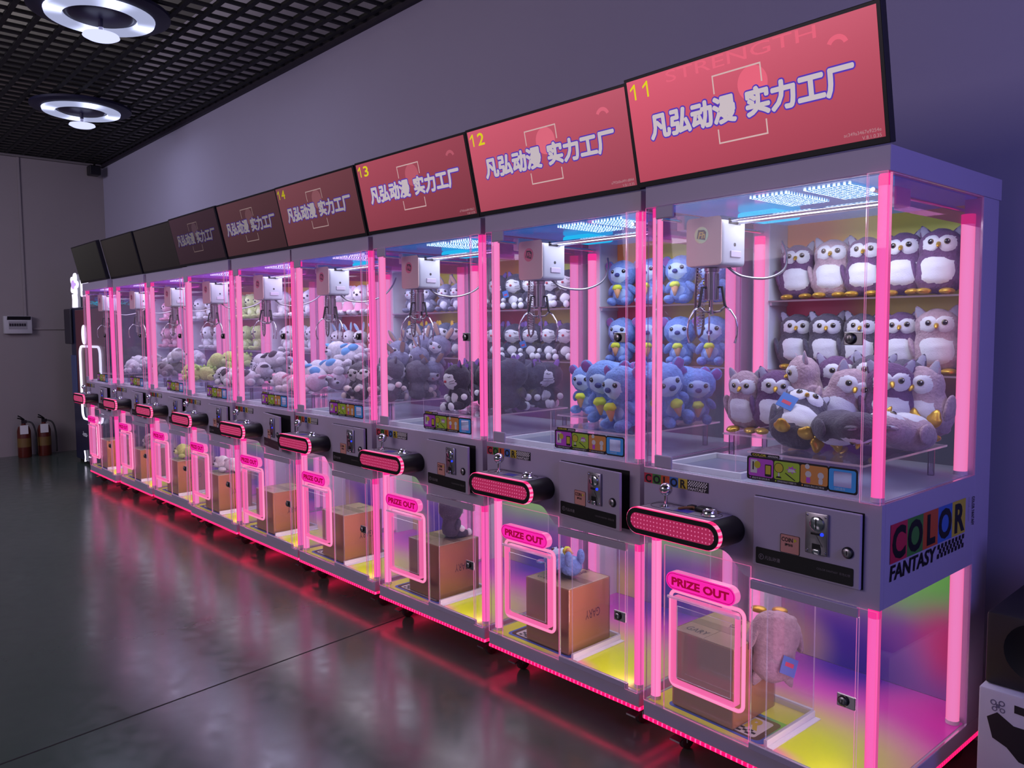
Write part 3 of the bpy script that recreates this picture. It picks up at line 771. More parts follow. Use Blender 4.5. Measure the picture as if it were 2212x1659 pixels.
def build_screen(i, par):
    c, s, num, ls, code = SCR[i]
    zb = .012
    sc = empty_mesh = None
    # local frame: x along the row, y out of the back of the screen, z up along the screen face
    mb = MB()
    H = .337; W0, W1 = -.402, .4085
    mb.rbox((W0, .0, 0), (W1, .03, H), .002)
    sc = obj('display_screen', mb, 'bezel', par, loc=(0, -.0035, ZT1 + .002), rot=(SA, 0, 0))
    p = MB().flat(rrect(W0 + .011, .017, W1 - .011, H - .010, .001), -.0008, 0)
    if ls > 0:
        y = -.0016
        def line(pts, w=.0042, m=5):
            for (a, b_) in zip(pts[:-1], pts[1:]):
                x0, x1 = sorted((a[0], b_[0])); z0, z1 = sorted((a[1], b_[1]))
                p.flat([(x0 - w / 2, z0 - w / 2), (x1 + w / 2, z0 - w / 2), (x1 + w / 2, z1 + w / 2), (x0 - w / 2, z1 + w / 2)], y, m)
        p.lathe([(0, 0), (.047, 0)], 40, 4, Matrix.Translation((.048 if i == 0 else .02, -.0012, .225)) @ Matrix.Rotation(PI / 2, 4, 'X'))
        arc = [(.295 + .03 * math.cos(a), .255 + .03 * math.sin(a)) for a in [PI * (.1 + .75 * k / 10) for k in range(11)]]
        arc2 = [(.295 + .018 * math.cos(a), .255 + .018 * math.sin(a)) for a in [PI * (.85 - .75 * k / 10) for k in range(11)]]
        if i < 3:
            for k in range(10):
                p.flat([arc[k], arc[k + 1], arc2[9 - k], arc2[10 - k]], -.0012, 4)
        line([(-.077, .225), (-.077, .272), (.077, .272), (.077, .226)]); line([(-.077, .122), (-.077, .085), (.079, .085), (.079, .122)])
        for tx, x0, w in (('凡弘动漫', -.322, .304), ('实力工厂', .02, .306)):
            p.bold(tx, .078, (x0 + .004, -.0020, .146), 2, .0078, 16, width=w)
            p.bold(tx, .078, (x0 + .004, -.0028, .146), 1, .0038, 10, width=w)
        if num:
            for q, chh in enumerate(num):
                x0 = -.384 + q * .05; z0 = .268; hh = .047
                if chh == '1': p.flat([(x0 + .019, z0), (x0 + .0255, z0), (x0 + .0255, z0 + hh), (x0 + .021, z0 + hh), (x0 + .004, z0 + hh - .013), (x0 + .004, z0 + hh - .0195), (x0 + .019, z0 + hh - .010)], -.002, 3)
                else: p.bold(chh, .064, (x0, -.002, z0), 3, .0012, 5, width=.036)
        if i == 0:
            p.text('STRENGTH', .046, (-.238, -.0012, .292), mat=4, width=.48)
        if code:
            p.text(code[0], .0125, (.389, -.002, .033), mat=6, align='RIGHT'); p.text(code[1], .0125, (.389, -.002, .019), mat=6, align='RIGHT')
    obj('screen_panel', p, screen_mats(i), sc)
    return sc

WHO = ['the machine numbered 11', 'the machine numbered 12', 'the machine numbered 13', 'the machine numbered 14',
       'fifth machine from the near end', 'sixth machine from the near end', 'third machine from the far end', 'second machine from the far end', 'the farthest machine']
MLAB = ['claw machine with owl plushes, nearest in the row, its screen numbered 11',
        'claw machine with blue bear plushes, its pink screen numbered 12',
        'claw machine with black and white cat plushes, its screen numbered 13',
        'claw machine with grey plushes, its dim screen numbered 14',
        'claw machine under the first screen without a number, fifth from the near end',
        'claw machine under the darkest screen that still shows lettering, sixth from near end',
        'claw machine with lime green plushes under a blank screen, third from far end',
        'claw machine under a blank dark screen, second from the far end',
        'farthest claw machine at the end of the row beside the vending machine']
OPEN = [.6, 6.2, 5., .8, 9.5, 1.5, 4., 3.5, 4.]
proto = build_machine()
MACH = []
for i in range(9):
    MACH.append(proto if i == 0 else copy_tree(proto))
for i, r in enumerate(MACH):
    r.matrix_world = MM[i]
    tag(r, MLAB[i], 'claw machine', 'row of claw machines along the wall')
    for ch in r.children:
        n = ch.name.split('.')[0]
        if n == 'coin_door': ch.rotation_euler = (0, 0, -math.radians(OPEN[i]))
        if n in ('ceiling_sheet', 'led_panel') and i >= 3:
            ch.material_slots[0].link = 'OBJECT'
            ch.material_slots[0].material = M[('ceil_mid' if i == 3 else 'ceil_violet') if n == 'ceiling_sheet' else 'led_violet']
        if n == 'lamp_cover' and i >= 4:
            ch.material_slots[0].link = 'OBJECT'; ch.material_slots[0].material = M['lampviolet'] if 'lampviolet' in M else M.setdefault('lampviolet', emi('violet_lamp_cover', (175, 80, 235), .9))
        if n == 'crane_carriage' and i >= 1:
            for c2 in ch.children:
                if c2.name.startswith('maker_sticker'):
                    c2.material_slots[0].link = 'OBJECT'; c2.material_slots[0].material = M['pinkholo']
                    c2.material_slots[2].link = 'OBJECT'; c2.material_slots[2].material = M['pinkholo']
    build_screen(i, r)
# big logo on the open end of the row
sp = [c for c in MACH[0].children if c.name.startswith('side_panel')][0]
XS = Matrix.Translation((XR + .0004, 0, 0)) @ Matrix.Rotation(PI / 2, 4, 'Z')   # local x -> machine y, -y -> +x
mb = MB(); x0, w, z0, h = .050, .1005, .7835, .1045
color_logo(mb, x0, z0, h, XS, w=w)
for k, chh in enumerate('COLOR'):
    mb.text(chh, h * 1.12, XS @ Vector((x0 + (k + .5) * w, -.002, z0 + h * .11)), XS.to_3x3() @ Vector((1, 0, 0)), (0, 0, 1), 5, offset=.0042, align='CENTER')
mb.text('FANTASY', .058, XS @ Vector((.05, -.002, .738)), XS.to_3x3() @ Vector((1, 0, 0)), (0, 0, 1), 5, offset=.0012, width=.293, shear=.12)
checks(mb, .352, .7385, .0128, .0135, 15, 3, -.0016, 5, .1, XS)
mb.text('COLOR FANTASY', .026, XS @ Vector((.603, -.002, .884)), (0, 0, -1), XS.to_3x3() @ Vector((1, 0, 0)), 5, offset=.0006, width=.09)
mb.text('COLOR FANTASY', .006, XS @ Vector((.575, -.002, .886)), (0, 0, -1), XS.to_3x3() @ Vector((1, 0, 0)), 5, width=.075)
o = obj('end_logo', mb, ['cred', 'cgreen', 'corange', 'cblue', 'cyellow', 'ink'], sp)

# ------------------------------------------------------------------ plush toys
def fur(p, s=38., amp=.0022):
    v = Vector(p)
    return amp * (noise.noise(v * s) + .6 * noise.noise(v * s * 2.3))
def fuzzy(mb, amp=.0022, s=38., seed=0.):
    n = [Vector((0, 0, 0)) for _ in mb.v]
    for f in mb.f:
        a, b_, c = (Vector(mb.v[f[k]]) for k in (0, 1, 2)); nn = (b_ - a).cross(c - a)
        for k in f: n[k] += nn
    mb.v = [tuple(Vector(v) + (n[k].normalized() * fur(Vector(v) + Vector((seed, 0, 0)), s, amp) if n[k].length > 0 else Vector())) for k, v in enumerate(mb.v)]
    return mb
def interp(prof, z):
    for (z0, r0), (z1, r1) in zip(prof[:-1], prof[1:]):
        if z0 <= z <= z1:
            t = (z - z0) / (z1 - z0 + 1e-9); t = t * t * (3 - 2 * t); return r0 + (r1 - r0) * t
    return 0.
def body_mesh(prof, flat, amp=.0022, nz=30, nu=30):
    z0, z1 = prof[0][0], prof[-1][0]; pts = [(0, z0)]
    for k in range(1, nz): z = z0 + (z1 - z0) * (.5 - .5 * math.cos(PI * k / nz)); pts.append((interp(prof, z), z))
    pts.append((0, z1))
    mb = MB().lathe(pts, nu); mb.v = [(a, b_ * flat, c) for a, b_, c in mb.v]
    return fuzzy(mb, amp)
def patch(prof, flat, shape, lift=.004, nr=6, na=32, cz=0, cx=0):
    """soft patch laid over the front of a body; shape(a) gives its reach at angle a"""
    mb = MB(); vs = []; fs = []
    def pt(x, z, k):
        R = interp(prof, z); yy = -flat * math.sqrt(max(R * R - x * x, 1e-6))
        return (x, yy - lift * (1 - (k / nr) ** 4) + .0012, z)
    vs.append(pt(cx, cz, 0))
    for k in range(1, nr + 1):
        for j in range(na):
            a = 2 * PI * j / na; r = shape(a) * k / nr; vs.append(pt(cx + r * math.cos(a), cz + r * math.sin(a), k))
    for j in range(na): fs.append((0, 1 + (j + 1) % na, 1 + j))
    for k in range(1, nr):
        for j in range(na):
            a = 1 + (k - 1) * na; b_ = 1 + k * na; j2 = (j + 1) % na
            fs.append((a + j, a + j2, b_ + j2, b_ + j))
    fs = [tuple(reversed(f)) for f in fs]
    # face the front
    mb.add(vs, fs, 0)
    return fuzzy(mb, .0012, 50)
def front_y(prof, flat, x, z): R = interp(prof, z); return -flat * math.sqrt(max(R * R - x * x, 1e-6))
def eye_mesh(x, y, z, r, tilt=0.):
    X = Matrix.Translation((x, y, z)) @ Matrix.Rotation(tilt, 4, 'Z') @ Matrix.Rotation(PI / 2, 4, 'X')
    mb = MB().lathe([(0, -r * .3), (r, -r * .3), (r, 0), (r * .78, r * .28), (r * .5, r * .48), (0, r * .58)], 18, [0, 0, 0, 1, 1], X)
    mb.ell((r * .3, r * .3, r * .47), (r * .2, r * .2, r * .12), 8, 6, 2, X)
    return mb
def foot_mesh(c, s=1., yaw=0.):
    def fn(d):
        a = math.atan2(d.x, -d.y); return 1 + (.22 * math.cos(a * 3.2) if abs(a) < 1.5 else -.1) * (1 - abs(d.z))
    X = Matrix.Translation(c) @ Matrix.Rotation(yaw, 4, 'Z')
    return MB().ell((0, 0, 0), (.026 * s, .026 * s, .011 * s), 28, 10, 0, X, fn)
def ear_mesh(c, w, d, h, rx, ry, rz, pointy=False, mi=1):
    X = Matrix.Translation(c) @ Euler((rx, ry, rz)).to_matrix().to_4x4()
    mb = MB()
    if pointy:
        mb.lathe([(0, 0), (w, 0), (w * .95, h * .25), (w * .7, h * .55), (w * .3, h * .88), (0, h)], 16)
        mb.v = [(a, b_ * d / w, z) for a, b_, z in mb.v]
    else:
        mb.ell((0, 0, h / 2), (w, d, h / 2), 18, 10)
    m = []
    for f in mb.f:
        a, b_, c_ = (Vector(mb.v[f[k]]) for k in (0, 1, 2)); n = (b_ - a).cross(c_ - a).normalized()
        ctr = sum((Vector(mb.v[k]) for k in f), Vector()) / len(f)
        m.append(mi if (n.y < -.45 and abs(ctr.x) < w * .62 and h * .1 < ctr.z < h * .85) else 0)
    mb.m = m; mb.v = [tuple(X @ Vector(v)) for v in mb.v]
    return fuzzy(mb, .001)
FURM = {}
def furmat(c):
    if c not in FURM: FURM[c] = pbr('plush_fur', c, .9, bump=1., bscale=150, var=.38, vscale=85, sheen=.2, spec=.1)
    return FURM[c]
SHORTM = {}
def shortfur(c):
    if c not in SHORTM: SHORTM[c] = pbr('short_plush', c, .9, bump=.3, bscale=300, var=.05, vscale=60, sheen=.2, spec=.1)
    return SHORTM[c]
M['eyeblack'] = pbr('eye_black', (10, 8, 10), .08); M['eyering'] = pbr('eye_ring', (120, 105, 70), .3); M['eyewhite'] = pbr('eye_glint', (255, 255, 255), .2)
def two_lobe(d, r): return lambda a: abs(d * math.cos(a)) + math.sqrt(max(r * r - (d * math.sin(a)) ** 2, 0))
def squarish(rx, rz, p=3.4): return lambda a: (abs(math.cos(a) / rx) ** p + abs(math.sin(a) / rz) ** p) ** (-1 / p)
def oval(rx, rz): return squarish(rx, rz, 2)

OWLP = [(0, 0), (.006, .036), (.02, .062), (.05, .076), (.085, .075), (.112, .066), (.130, .062), (.152, .066), (.176, .064), (.196, .050), (.211, .022), (.215, 0)]
BEARP = [(0, 0), (.006, .03), (.02, .045), (.045, .050), (.075, .044), (.09, .042), (.10, .056), (.125, .068), (.15, .068), (.175, .056), (.192, .030), (.2, 0)]

def make_plush(kind):
    k = PK[kind]; R = empty(k['name'])
    A = lambda n, mb, mats, par=None, sm=True: obj(n, mb, mats, par or R, sm)
    f = furmat(k['c']); w = shortfur(k.get('w', (214, 213, 222)))
    if k['t'] == 'owl':
        pr, fl = OWLP, .68
        A('body', body_mesh(pr, fl), f)
        A('belly_patch', patch(pr, fl, squarish(.052, .045), .006, cz=.076), w)
        A('face_patch', patch(pr, fl, two_lobe(.025, .029), .005, cz=.164), w)
        for s in (-1, 1):
            A('eye', eye_mesh(s * .024, front_y(pr, fl, s * .024, .168) - .004, .168, .0095, s * .35), ['eyering', 'eyeblack', 'eyewhite'])
            A('ear', ear_mesh((s * .042, 0, .186), .019, .008, .044, 0, s * .45, 0, True), [f, shortfur((165, 162, 182))])
            X = Matrix.Translation((s * .071, -.002, .078)) @ Matrix.Rotation(s * .28, 4, 'Y')
            A('wing', fuzzy(MB().ell((0, 0, 0), (.011, .03, .046), 16, 12, 0, X), .0018), f)
            A('foot', foot_mesh((s * .034, -.050, .009), 1., s * .2), 'gold')
        X = Matrix.Translation((0, front_y(pr, fl, 0, .158) - .003, .160)) @ Matrix.Rotation(PI / 2 + .55, 4, 'X')
        A('beak', MB().lathe([(0, -.004), (.0075, -.002), (.007, .006), (.004, .016), (0, .021)], 14, 0, X), 'gold')
    elif k['t'] in ('bear', 'rabbit', 'cat', 'raccoon'):
        pr, fl = BEARP, .82
        A('body', body_mesh(pr, fl, .0016), f)
        if k.get('belly', True): A('belly_patch', patch(pr, fl, oval(.03, .03), .004, cz=.052), shortfur(k.get('bw', k.get('w', (232, 230, 236)))))
        fs = k.get('face', oval(.046, .036)); A('face_patch', patch(pr, fl, fs, .006, cz=k.get('fz', .132)), w)
        for s in (-1, 1):
            if k.get('eyes', True):
                A('eye', eye_mesh(s * .026, front_y(pr, fl, s * .026, .146) - .004, .146, k.get('er', .0085), s * .3), ['eyeblack', 'eyeblack', 'eyewhite'])
            else:
                yy = front_y(pr, fl, s * .03, .146) - .0075
                A('closed_eye', MB().tube([(s * .018, yy, .150), (s * .028, yy, .146), (s * .038, yy + .003, .149)], .0013, 6), 'ink')
            X = Matrix.Translation((s * .05, -.012, .068)) @ Matrix.Rotation(s * -.7, 4, 'Y') @ Matrix.Rotation(.5, 4, 'X')
            A('arm', fuzzy(MB().ell((0, 0, 0), (.015, .015, .032), 14, 10, 0, X), .0012), f)
            X = Matrix.Translation((s * .034, -.046, .018)) @ Matrix.Rotation(PI / 2 - .1, 4, 'X')
            lg = A('leg', fuzzy(MB().ell((0, 0, 0), (.018, .018, .034), 16, 10, 0, X), .0012), f)
            if k.get('paws'):
                pw = shortfur(k['paws'])
                A('paw', fuzzy(MB().ell((s * .037, -.080, .020), (.017, .012, .018), 14, 10), .0008), pw)
                A('hand', fuzzy(MB().ell((s * .069, -.024, .05), (.014, .014, .014), 12, 8), .0008), pw)
        e = k['ear']
        ei = shortfur(k.get('ei', (205, 120, 160)))
        for s in (-1, 1):
            if e == 'round': A('ear', ear_mesh((s * .052, .004, .158), .022, .009, .046, 0, s * .75, 0), [f, ei])
            elif e == 'cat': A('ear', ear_mesh((s * .038, 0, .178), .019, .008, .038, 0, s * .4, 0, True), [f, ei])
            elif e == 'long': A('ear', ear_mesh((s * .024, .004, .188), .017, .007, .085, .15, s * (.35 if s > 0 else .6), 0), [f, ei])
            elif e == 'flop':
                A('ear', ear_mesh((s * .055, .0, .172), .02, .008, .07, 0, s * 2.5, 0), [shortfur(k.get('ei')), ei])
        ny = front_y(pr, fl, 0, .128)
        A('nose', MB().ell((0, ny - .008, .131), k.get('nr', (.010, .006, .007)), 14, 10), k.get('nm', 'eyeblack'))
        if k.get('cone'):
            cn = A('ice_cream_cone', MB().lathe([(0, 0), (.004, .002), (.017, .04), (.0, .041)], 16, 0, Matrix.Translation((.0, -.062, .03))), pbr('tan_plush_cone', (205, 150, 105), .8))
            A('scoop', fuzzy(MB().ell((0, -.062, .076), (.021, .02, .014), 18, 10), .003, 120), pbr('yellow_plush_scoop', (205, 215, 60), .85), cn)
        if k.get('whiskers'):
            for s in (-1, 1):
                for dz in (0, .009):
                    A('whisker', MB().tube([(s * .024, front_y(pr, fl, .024, .122) - .0075, .126 - dz), (s * .046, front_y(pr, fl, .046, .122) - .004, .129 - dz * 1.4)], .0009, 5), 'ink')
        if k.get('dress'):
            A('dress', fuzzy(MB().lathe([(.046, .09), (.05, .075), (.064, .03), (.066, .024), (.05, .024)], 24), .003, 60), shortfur(k['dress']))
    elif k['t'] in ('dog', 'dino'):
        # lying toy: body along x, head to -x end
        A('body', fuzzy(MB().ell((.03, 0, .05), (.085, .05, .048), 26, 18), .002), f)
        hd = A('head', fuzzy(MB().ell((-.065, -.012, .062), (.052, .048, .048), 24, 16), .0016), f)
        A('muzzle', fuzzy(MB().ell((-.088, -.045, .050), (.026, .024, .02), 16, 12), .0012), w)
        A('nose', MB().ell((-.094, -.069, .056), (.009, .006, .006), 12, 8), 'eyeblack')
        for s in (-1, 1):
            A('eye', MB().ell((-.078 + s * .022, -.054 + abs(s) * .0 + (.006 if s > 0 else 0), .076), (.0055, .004, .006), 12, 8), 'eyeblack')
            A('arm', fuzzy(MB().ell((-.02, s * .045 - .012, .022), (.036, .019, .018), 14, 10), .0014), f)
            A('leg', fuzzy(MB().ell((.105, s * .034, .026), (.036, .02, .022), 14, 10), .0014), f)
            if k['t'] == 'dog':
                X = Matrix.Translation((-.058 + s * .038, -.012, .082)) @ Matrix.Rotation(s * 1.1, 4, 'Y') @ Matrix.Rotation(.3, 4, 'X')
                A('ear', fuzzy(MB().ell((0, 0, 0), (.012, .026, .036), 14, 10, 0, X), .001), shortfur(k['ei']))
        if k['t'] == 'dog':
            A('spot', fuzzy(MB().ell((.05, -.02, .072), (.034, .032, .027), 16, 10), .0014), shortfur(k['ei']))
            if k.get('scarf'): 
                mb = MB().tube([(-.022, .05 * math.cos(a), .052 + .046 * math.sin(a)) for a in [2 * PI * q / 20 for q in range(20)]], .009, 8, 0, True)
                A('scarf', mb, 'gingham')
            A('tail', fuzzy(MB().ell((.128, 0, .062), (.026, .012, .012), 12, 8), .001), f)
        else:
            for q in range(5):
                a = -.5 + q * .36
                A('back_spike', MB().lathe([(0, -.004), (.013, 0), (.008, .014), (0, .022)], 10, 0, Matrix.Translation((-.03 + q * .034, 0, .094 - abs(q - 1.6) * .006))), shortfur(k['ei']))
    return R
t = NT('gingham_cloth'); ck = t.n('TexChecker', i_Scale=110.); ck.inputs['Color1'].default_value = C4((30, 28, 40)); ck.inputs['Color2'].default_value = C4((225, 222, 230)); t.l(t.coord(), ck.inputs['Vector'])
b = t.n('BsdfPrincipled', i_Roughness=.8); t.l(ck.outputs['Color'], b.inputs['Base Color']); t.surf(b.outputs[0]); M['gingham'] = t.mat

PK = {
 'owl_purple': dict(name='owl_plush', t='owl', c=(110, 80, 116), d='purple owl plush'),
 'owl_grey': dict(name='owl_plush', t='owl', c=(90, 84, 98), d='dark grey owl plush'),
 'owl_pink': dict(name='owl_plush', t='owl', c=(176, 150, 162), d='pale pink owl plush'),
 'bear_blue': dict(name='bear_plush', t='bear', c=(118, 148, 212), w=(184, 206, 240), bw=(160, 186, 232), ear='round', ei=(150, 95, 165), cone=True, nr=(.012, .008, .009), nm=pbr('plush_nose_navy', (40, 48, 120), .6), d='blue bear plush'),
 'cat_black': dict(name='cat_plush', t='cat', c=(70, 64, 80), w=(226, 224, 232), bw=(226, 224, 232), ear='cat', ei=(135, 95, 175), eyes=False, paws=(228, 226, 234), whiskers=True, face=oval(.052, .040), fz=.128, nr=(.007, .005, .006), nm=pbr('plush_nose_red', (190, 50, 60), .6), d='black and white cat plush'),
 'rabbit_grey': dict(name='rabbit_plush', t='rabbit', c=(134, 132, 160), w=(215, 212, 228), ear='long', ei=(196, 160, 145), nr=(.007, .005, .005), nm=pbr('plush_nose_pink', (205, 120, 140), .6), face=oval(.042, .032), d='long-eared grey rabbit plush'),
 'cat_grey': dict(name='cat_plush', t='cat', c=(96, 104, 128), w=(214, 212, 222), bw=(222, 220, 228), ear='cat', ei=(222, 180, 60), nr=(.006, .005, .005), d='blue-grey cat plush with yellow ears'),
 'raccoon': dict(name='raccoon_plush', t='raccoon', c=(104, 98, 112), w=(206, 200, 208), ear='cat', ei=(80, 72, 86), paws=(225, 205, 205), d='grey raccoon plush'),
 'bunny_white': dict(name='bunny_plush', t='rabbit', c=(228, 226, 234), w=(238, 236, 242), ear='long', ei=(165, 200, 235), dress=(230, 165, 190), d='white bunny plush in a pink dress'),
 'bear_white': dict(name='bear_plush', t='bear', c=(230, 228, 234), w=(240, 238, 244), ear='round', ei=(232, 200, 214), dress=(226, 160, 186), d='white bear plush in a pink dress'),
 'dog_blue': dict(name='dog_plush', t='dog', c=(226, 226, 236), ei=(110, 175, 225), d='white and blue dog plush'),
 'dog_pink': dict(name='dog_plush', t='dog', c=(232, 210, 222), ei=(236, 170, 195), d='pale pink dog plush'),
 'dog_scarf': dict(name='dog_plush', t='dog', c=(226, 222, 230), ei=(84, 74, 84), scarf=True, d='white dog plush with gingham scarf'),
 'dog_plain': dict(name='dog_plush', t='dog', c=(228, 226, 232), ei=(206, 200, 208), d='white dog plush'),
 'dog_brown': dict(name='dog_plush', t='dog', c=(150, 142, 146), ei=(110, 100, 106), d='grey-brown dog plush'),
 'puppy_white': dict(name='puppy_plush', t='bear', c=(228, 226, 232), w=(238, 236, 240), ear='flop', ei=(190, 190, 205), d='white puppy plush'),
 'dino_green': dict(name='dinosaur_plush', t='dino', c=(205, 222, 130), w=(220, 232, 160), ei=(165, 205, 90), d='lime green dinosaur plush'),
 'bear_green': dict(name='bear_plush', t='bear', c=(205, 220, 140), w=(222, 232, 170), bw=(225, 235, 180), ear='round', ei=(180, 205, 110), d='lime green bear plush'),
 'bear_pink': dict(name='bear_plush', t='bear', c=(222, 150, 172), w=(236, 190, 204), ear='round', ei=(240, 200, 212), d='pink bear plush'),
}
PROTO = {}
def place(kind, i, pos, rot=(0, 0, 0), sc=1., label='', group=None, base=False, zmin=None):
    """pos is the middle of the toy in the machine's frame (its foot when base is set)"""
    r = make_plush(kind) if kind not in PROTO else copy_tree(PROTO[kind])
    PROTO.setdefault(kind, r)
    lying = PK[kind]['t'] in ('dog', 'dino')
    X = MM[i] @ Matrix.Translation(pos) @ Euler(rot).to_matrix().to_4x4() @ Matrix.Diagonal((sc, sc, sc, 1))
    if not base: X = X @ Matrix.Translation((0, 0, -.05 if lying else -.1))
    if zmin is not None or base:
        Xi = MM[i].inverted() @ X                       # keep the toy inside its cabinet: on the platform, clear of panes and posts
        pts = [Xi @ v.co for ch in r.children for v in ch.data.vertices]
        lo = [min(p[q] for p in pts) for q in range(3)]; hi = [max(p[q] for p in pts) for q in range(3)]
        bx = (-.302, .351, .03, .744) if base else ((-.05 if pos[1] < .27 else -.36), .392, .022, .574)
        sh = [max(bx[0] - lo[0], 0) - max(hi[0] - bx[1], 0), max(bx[2] - lo[1], 0) - max(hi[1] - bx[3], 0), max((zmin or 0) - lo[2], 0) if not base else 0]
        X = MM[i] @ Matrix.Translation(sh) @ Xi
    r.matrix_world = X
    tag(r, label, 'plush toy', group)
    return r
ORD = ['leftmost', 'second from left', 'third from left', 'fourth from left', 'fifth from left', 'sixth from left', 'seventh from left', 'eighth from left', 'ninth from left', 'tenth from left', 'eleventh from left', 'twelfth from left', 'thirteenth from left', 'fourteenth from left', 'fifteenth from left']
SHORT = ['machine numbered 11', 'machine numbered 12', 'machine numbered 13', 'machine numbered 14', 'fifth machine', 'sixth machine', 'seventh machine', 'eighth machine', 'farthest machine']
D = math.radians
SHELF = {
 (0, 1): [('owl_purple', -.235, .93), ('owl_pink', -.092, .97), ('owl_purple', .028, .96), ('owl_purple', .160, .97), ('owl_purple', .275, .98)],
 (0, 2): [('owl_grey', -.225, .94), ('owl_grey', -.105, .94), ('owl_grey', .014, .93), ('owl_purple', .158, .94), ('owl_pink', .275, .98)],
 (1, 1): [('bear_blue', x, 1.02) for x in (-.212, -.05, .1, .262)],
 (1, 2): [('bear_blue', x, 1.02) for x in (-.219, -.055, .1, .255)],
 (2, 1): [('cat_black', x, .92) for x in (-.22, -.09, .04, .17, .289)],
 (2, 2): [('cat_black', x, .92) for x in (-.245, -.106, .035, .165, .29)],
 (3, 1): [('rabbit_grey', x, .8) for x in (-.165, .0, .15, .275)],
 (3, 2): [('cat_grey', x, .98) for x in (-.153, .02, .15, .27)],
 (4, 1): [('bear_white', x, .98) for x in (-.2, -.06, .09, .25)],
 (4, 2): [('bunny_white', x, .78) for x in (-.245, -.09, .05, .22)],
 (5, 1): [('puppy_white', x, .98) for x in (-.19, .06, .225)],
 (5, 2): [('puppy_white', x, .98) for x in (-.127, .1, .26)],
 (6, 1): [('bear_green', x, 1.0) for x in (-.127, .06, .22)],
 (6, 2): [('bear_green', x, 1.0) for x in (-.08, .15)],
 (7, 1): [('puppy_white', x, 1.) for x in (-.17, .1)],
 (7, 2): [('puppy_white', x, 1.) for x in (-.03, .2)],
 (8, 1): [('bear_pink', x, .95) for x in (-.1, .15)],
 (8, 2): [('bear_pink', x, .95) for x in (-.16, .12)],
}
for (i, s), lst in SHELF.items():
    z = 1.5055 if s == 1 else 1.2515
    for n, (kd, x, sc) in enumerate(lst):
        place(kd, i, (x, .678 if PK[kd]['t'] == 'owl' else .672, z), (random.uniform(-.04, .02), random.uniform(-.05, .05), random.uniform(.18, .40) if PK[kd]['t'] == 'owl' else random.uniform(.05, .4)), sc,
              f"{PK[kd]['d']}, {ORD[n]} on the {'upper' if s == 1 else 'lower'} shelf, {SHORT[i]}", f"plushes on the {'upper' if s == 1 else 'lower'} shelf of {WHO[i]}", True)
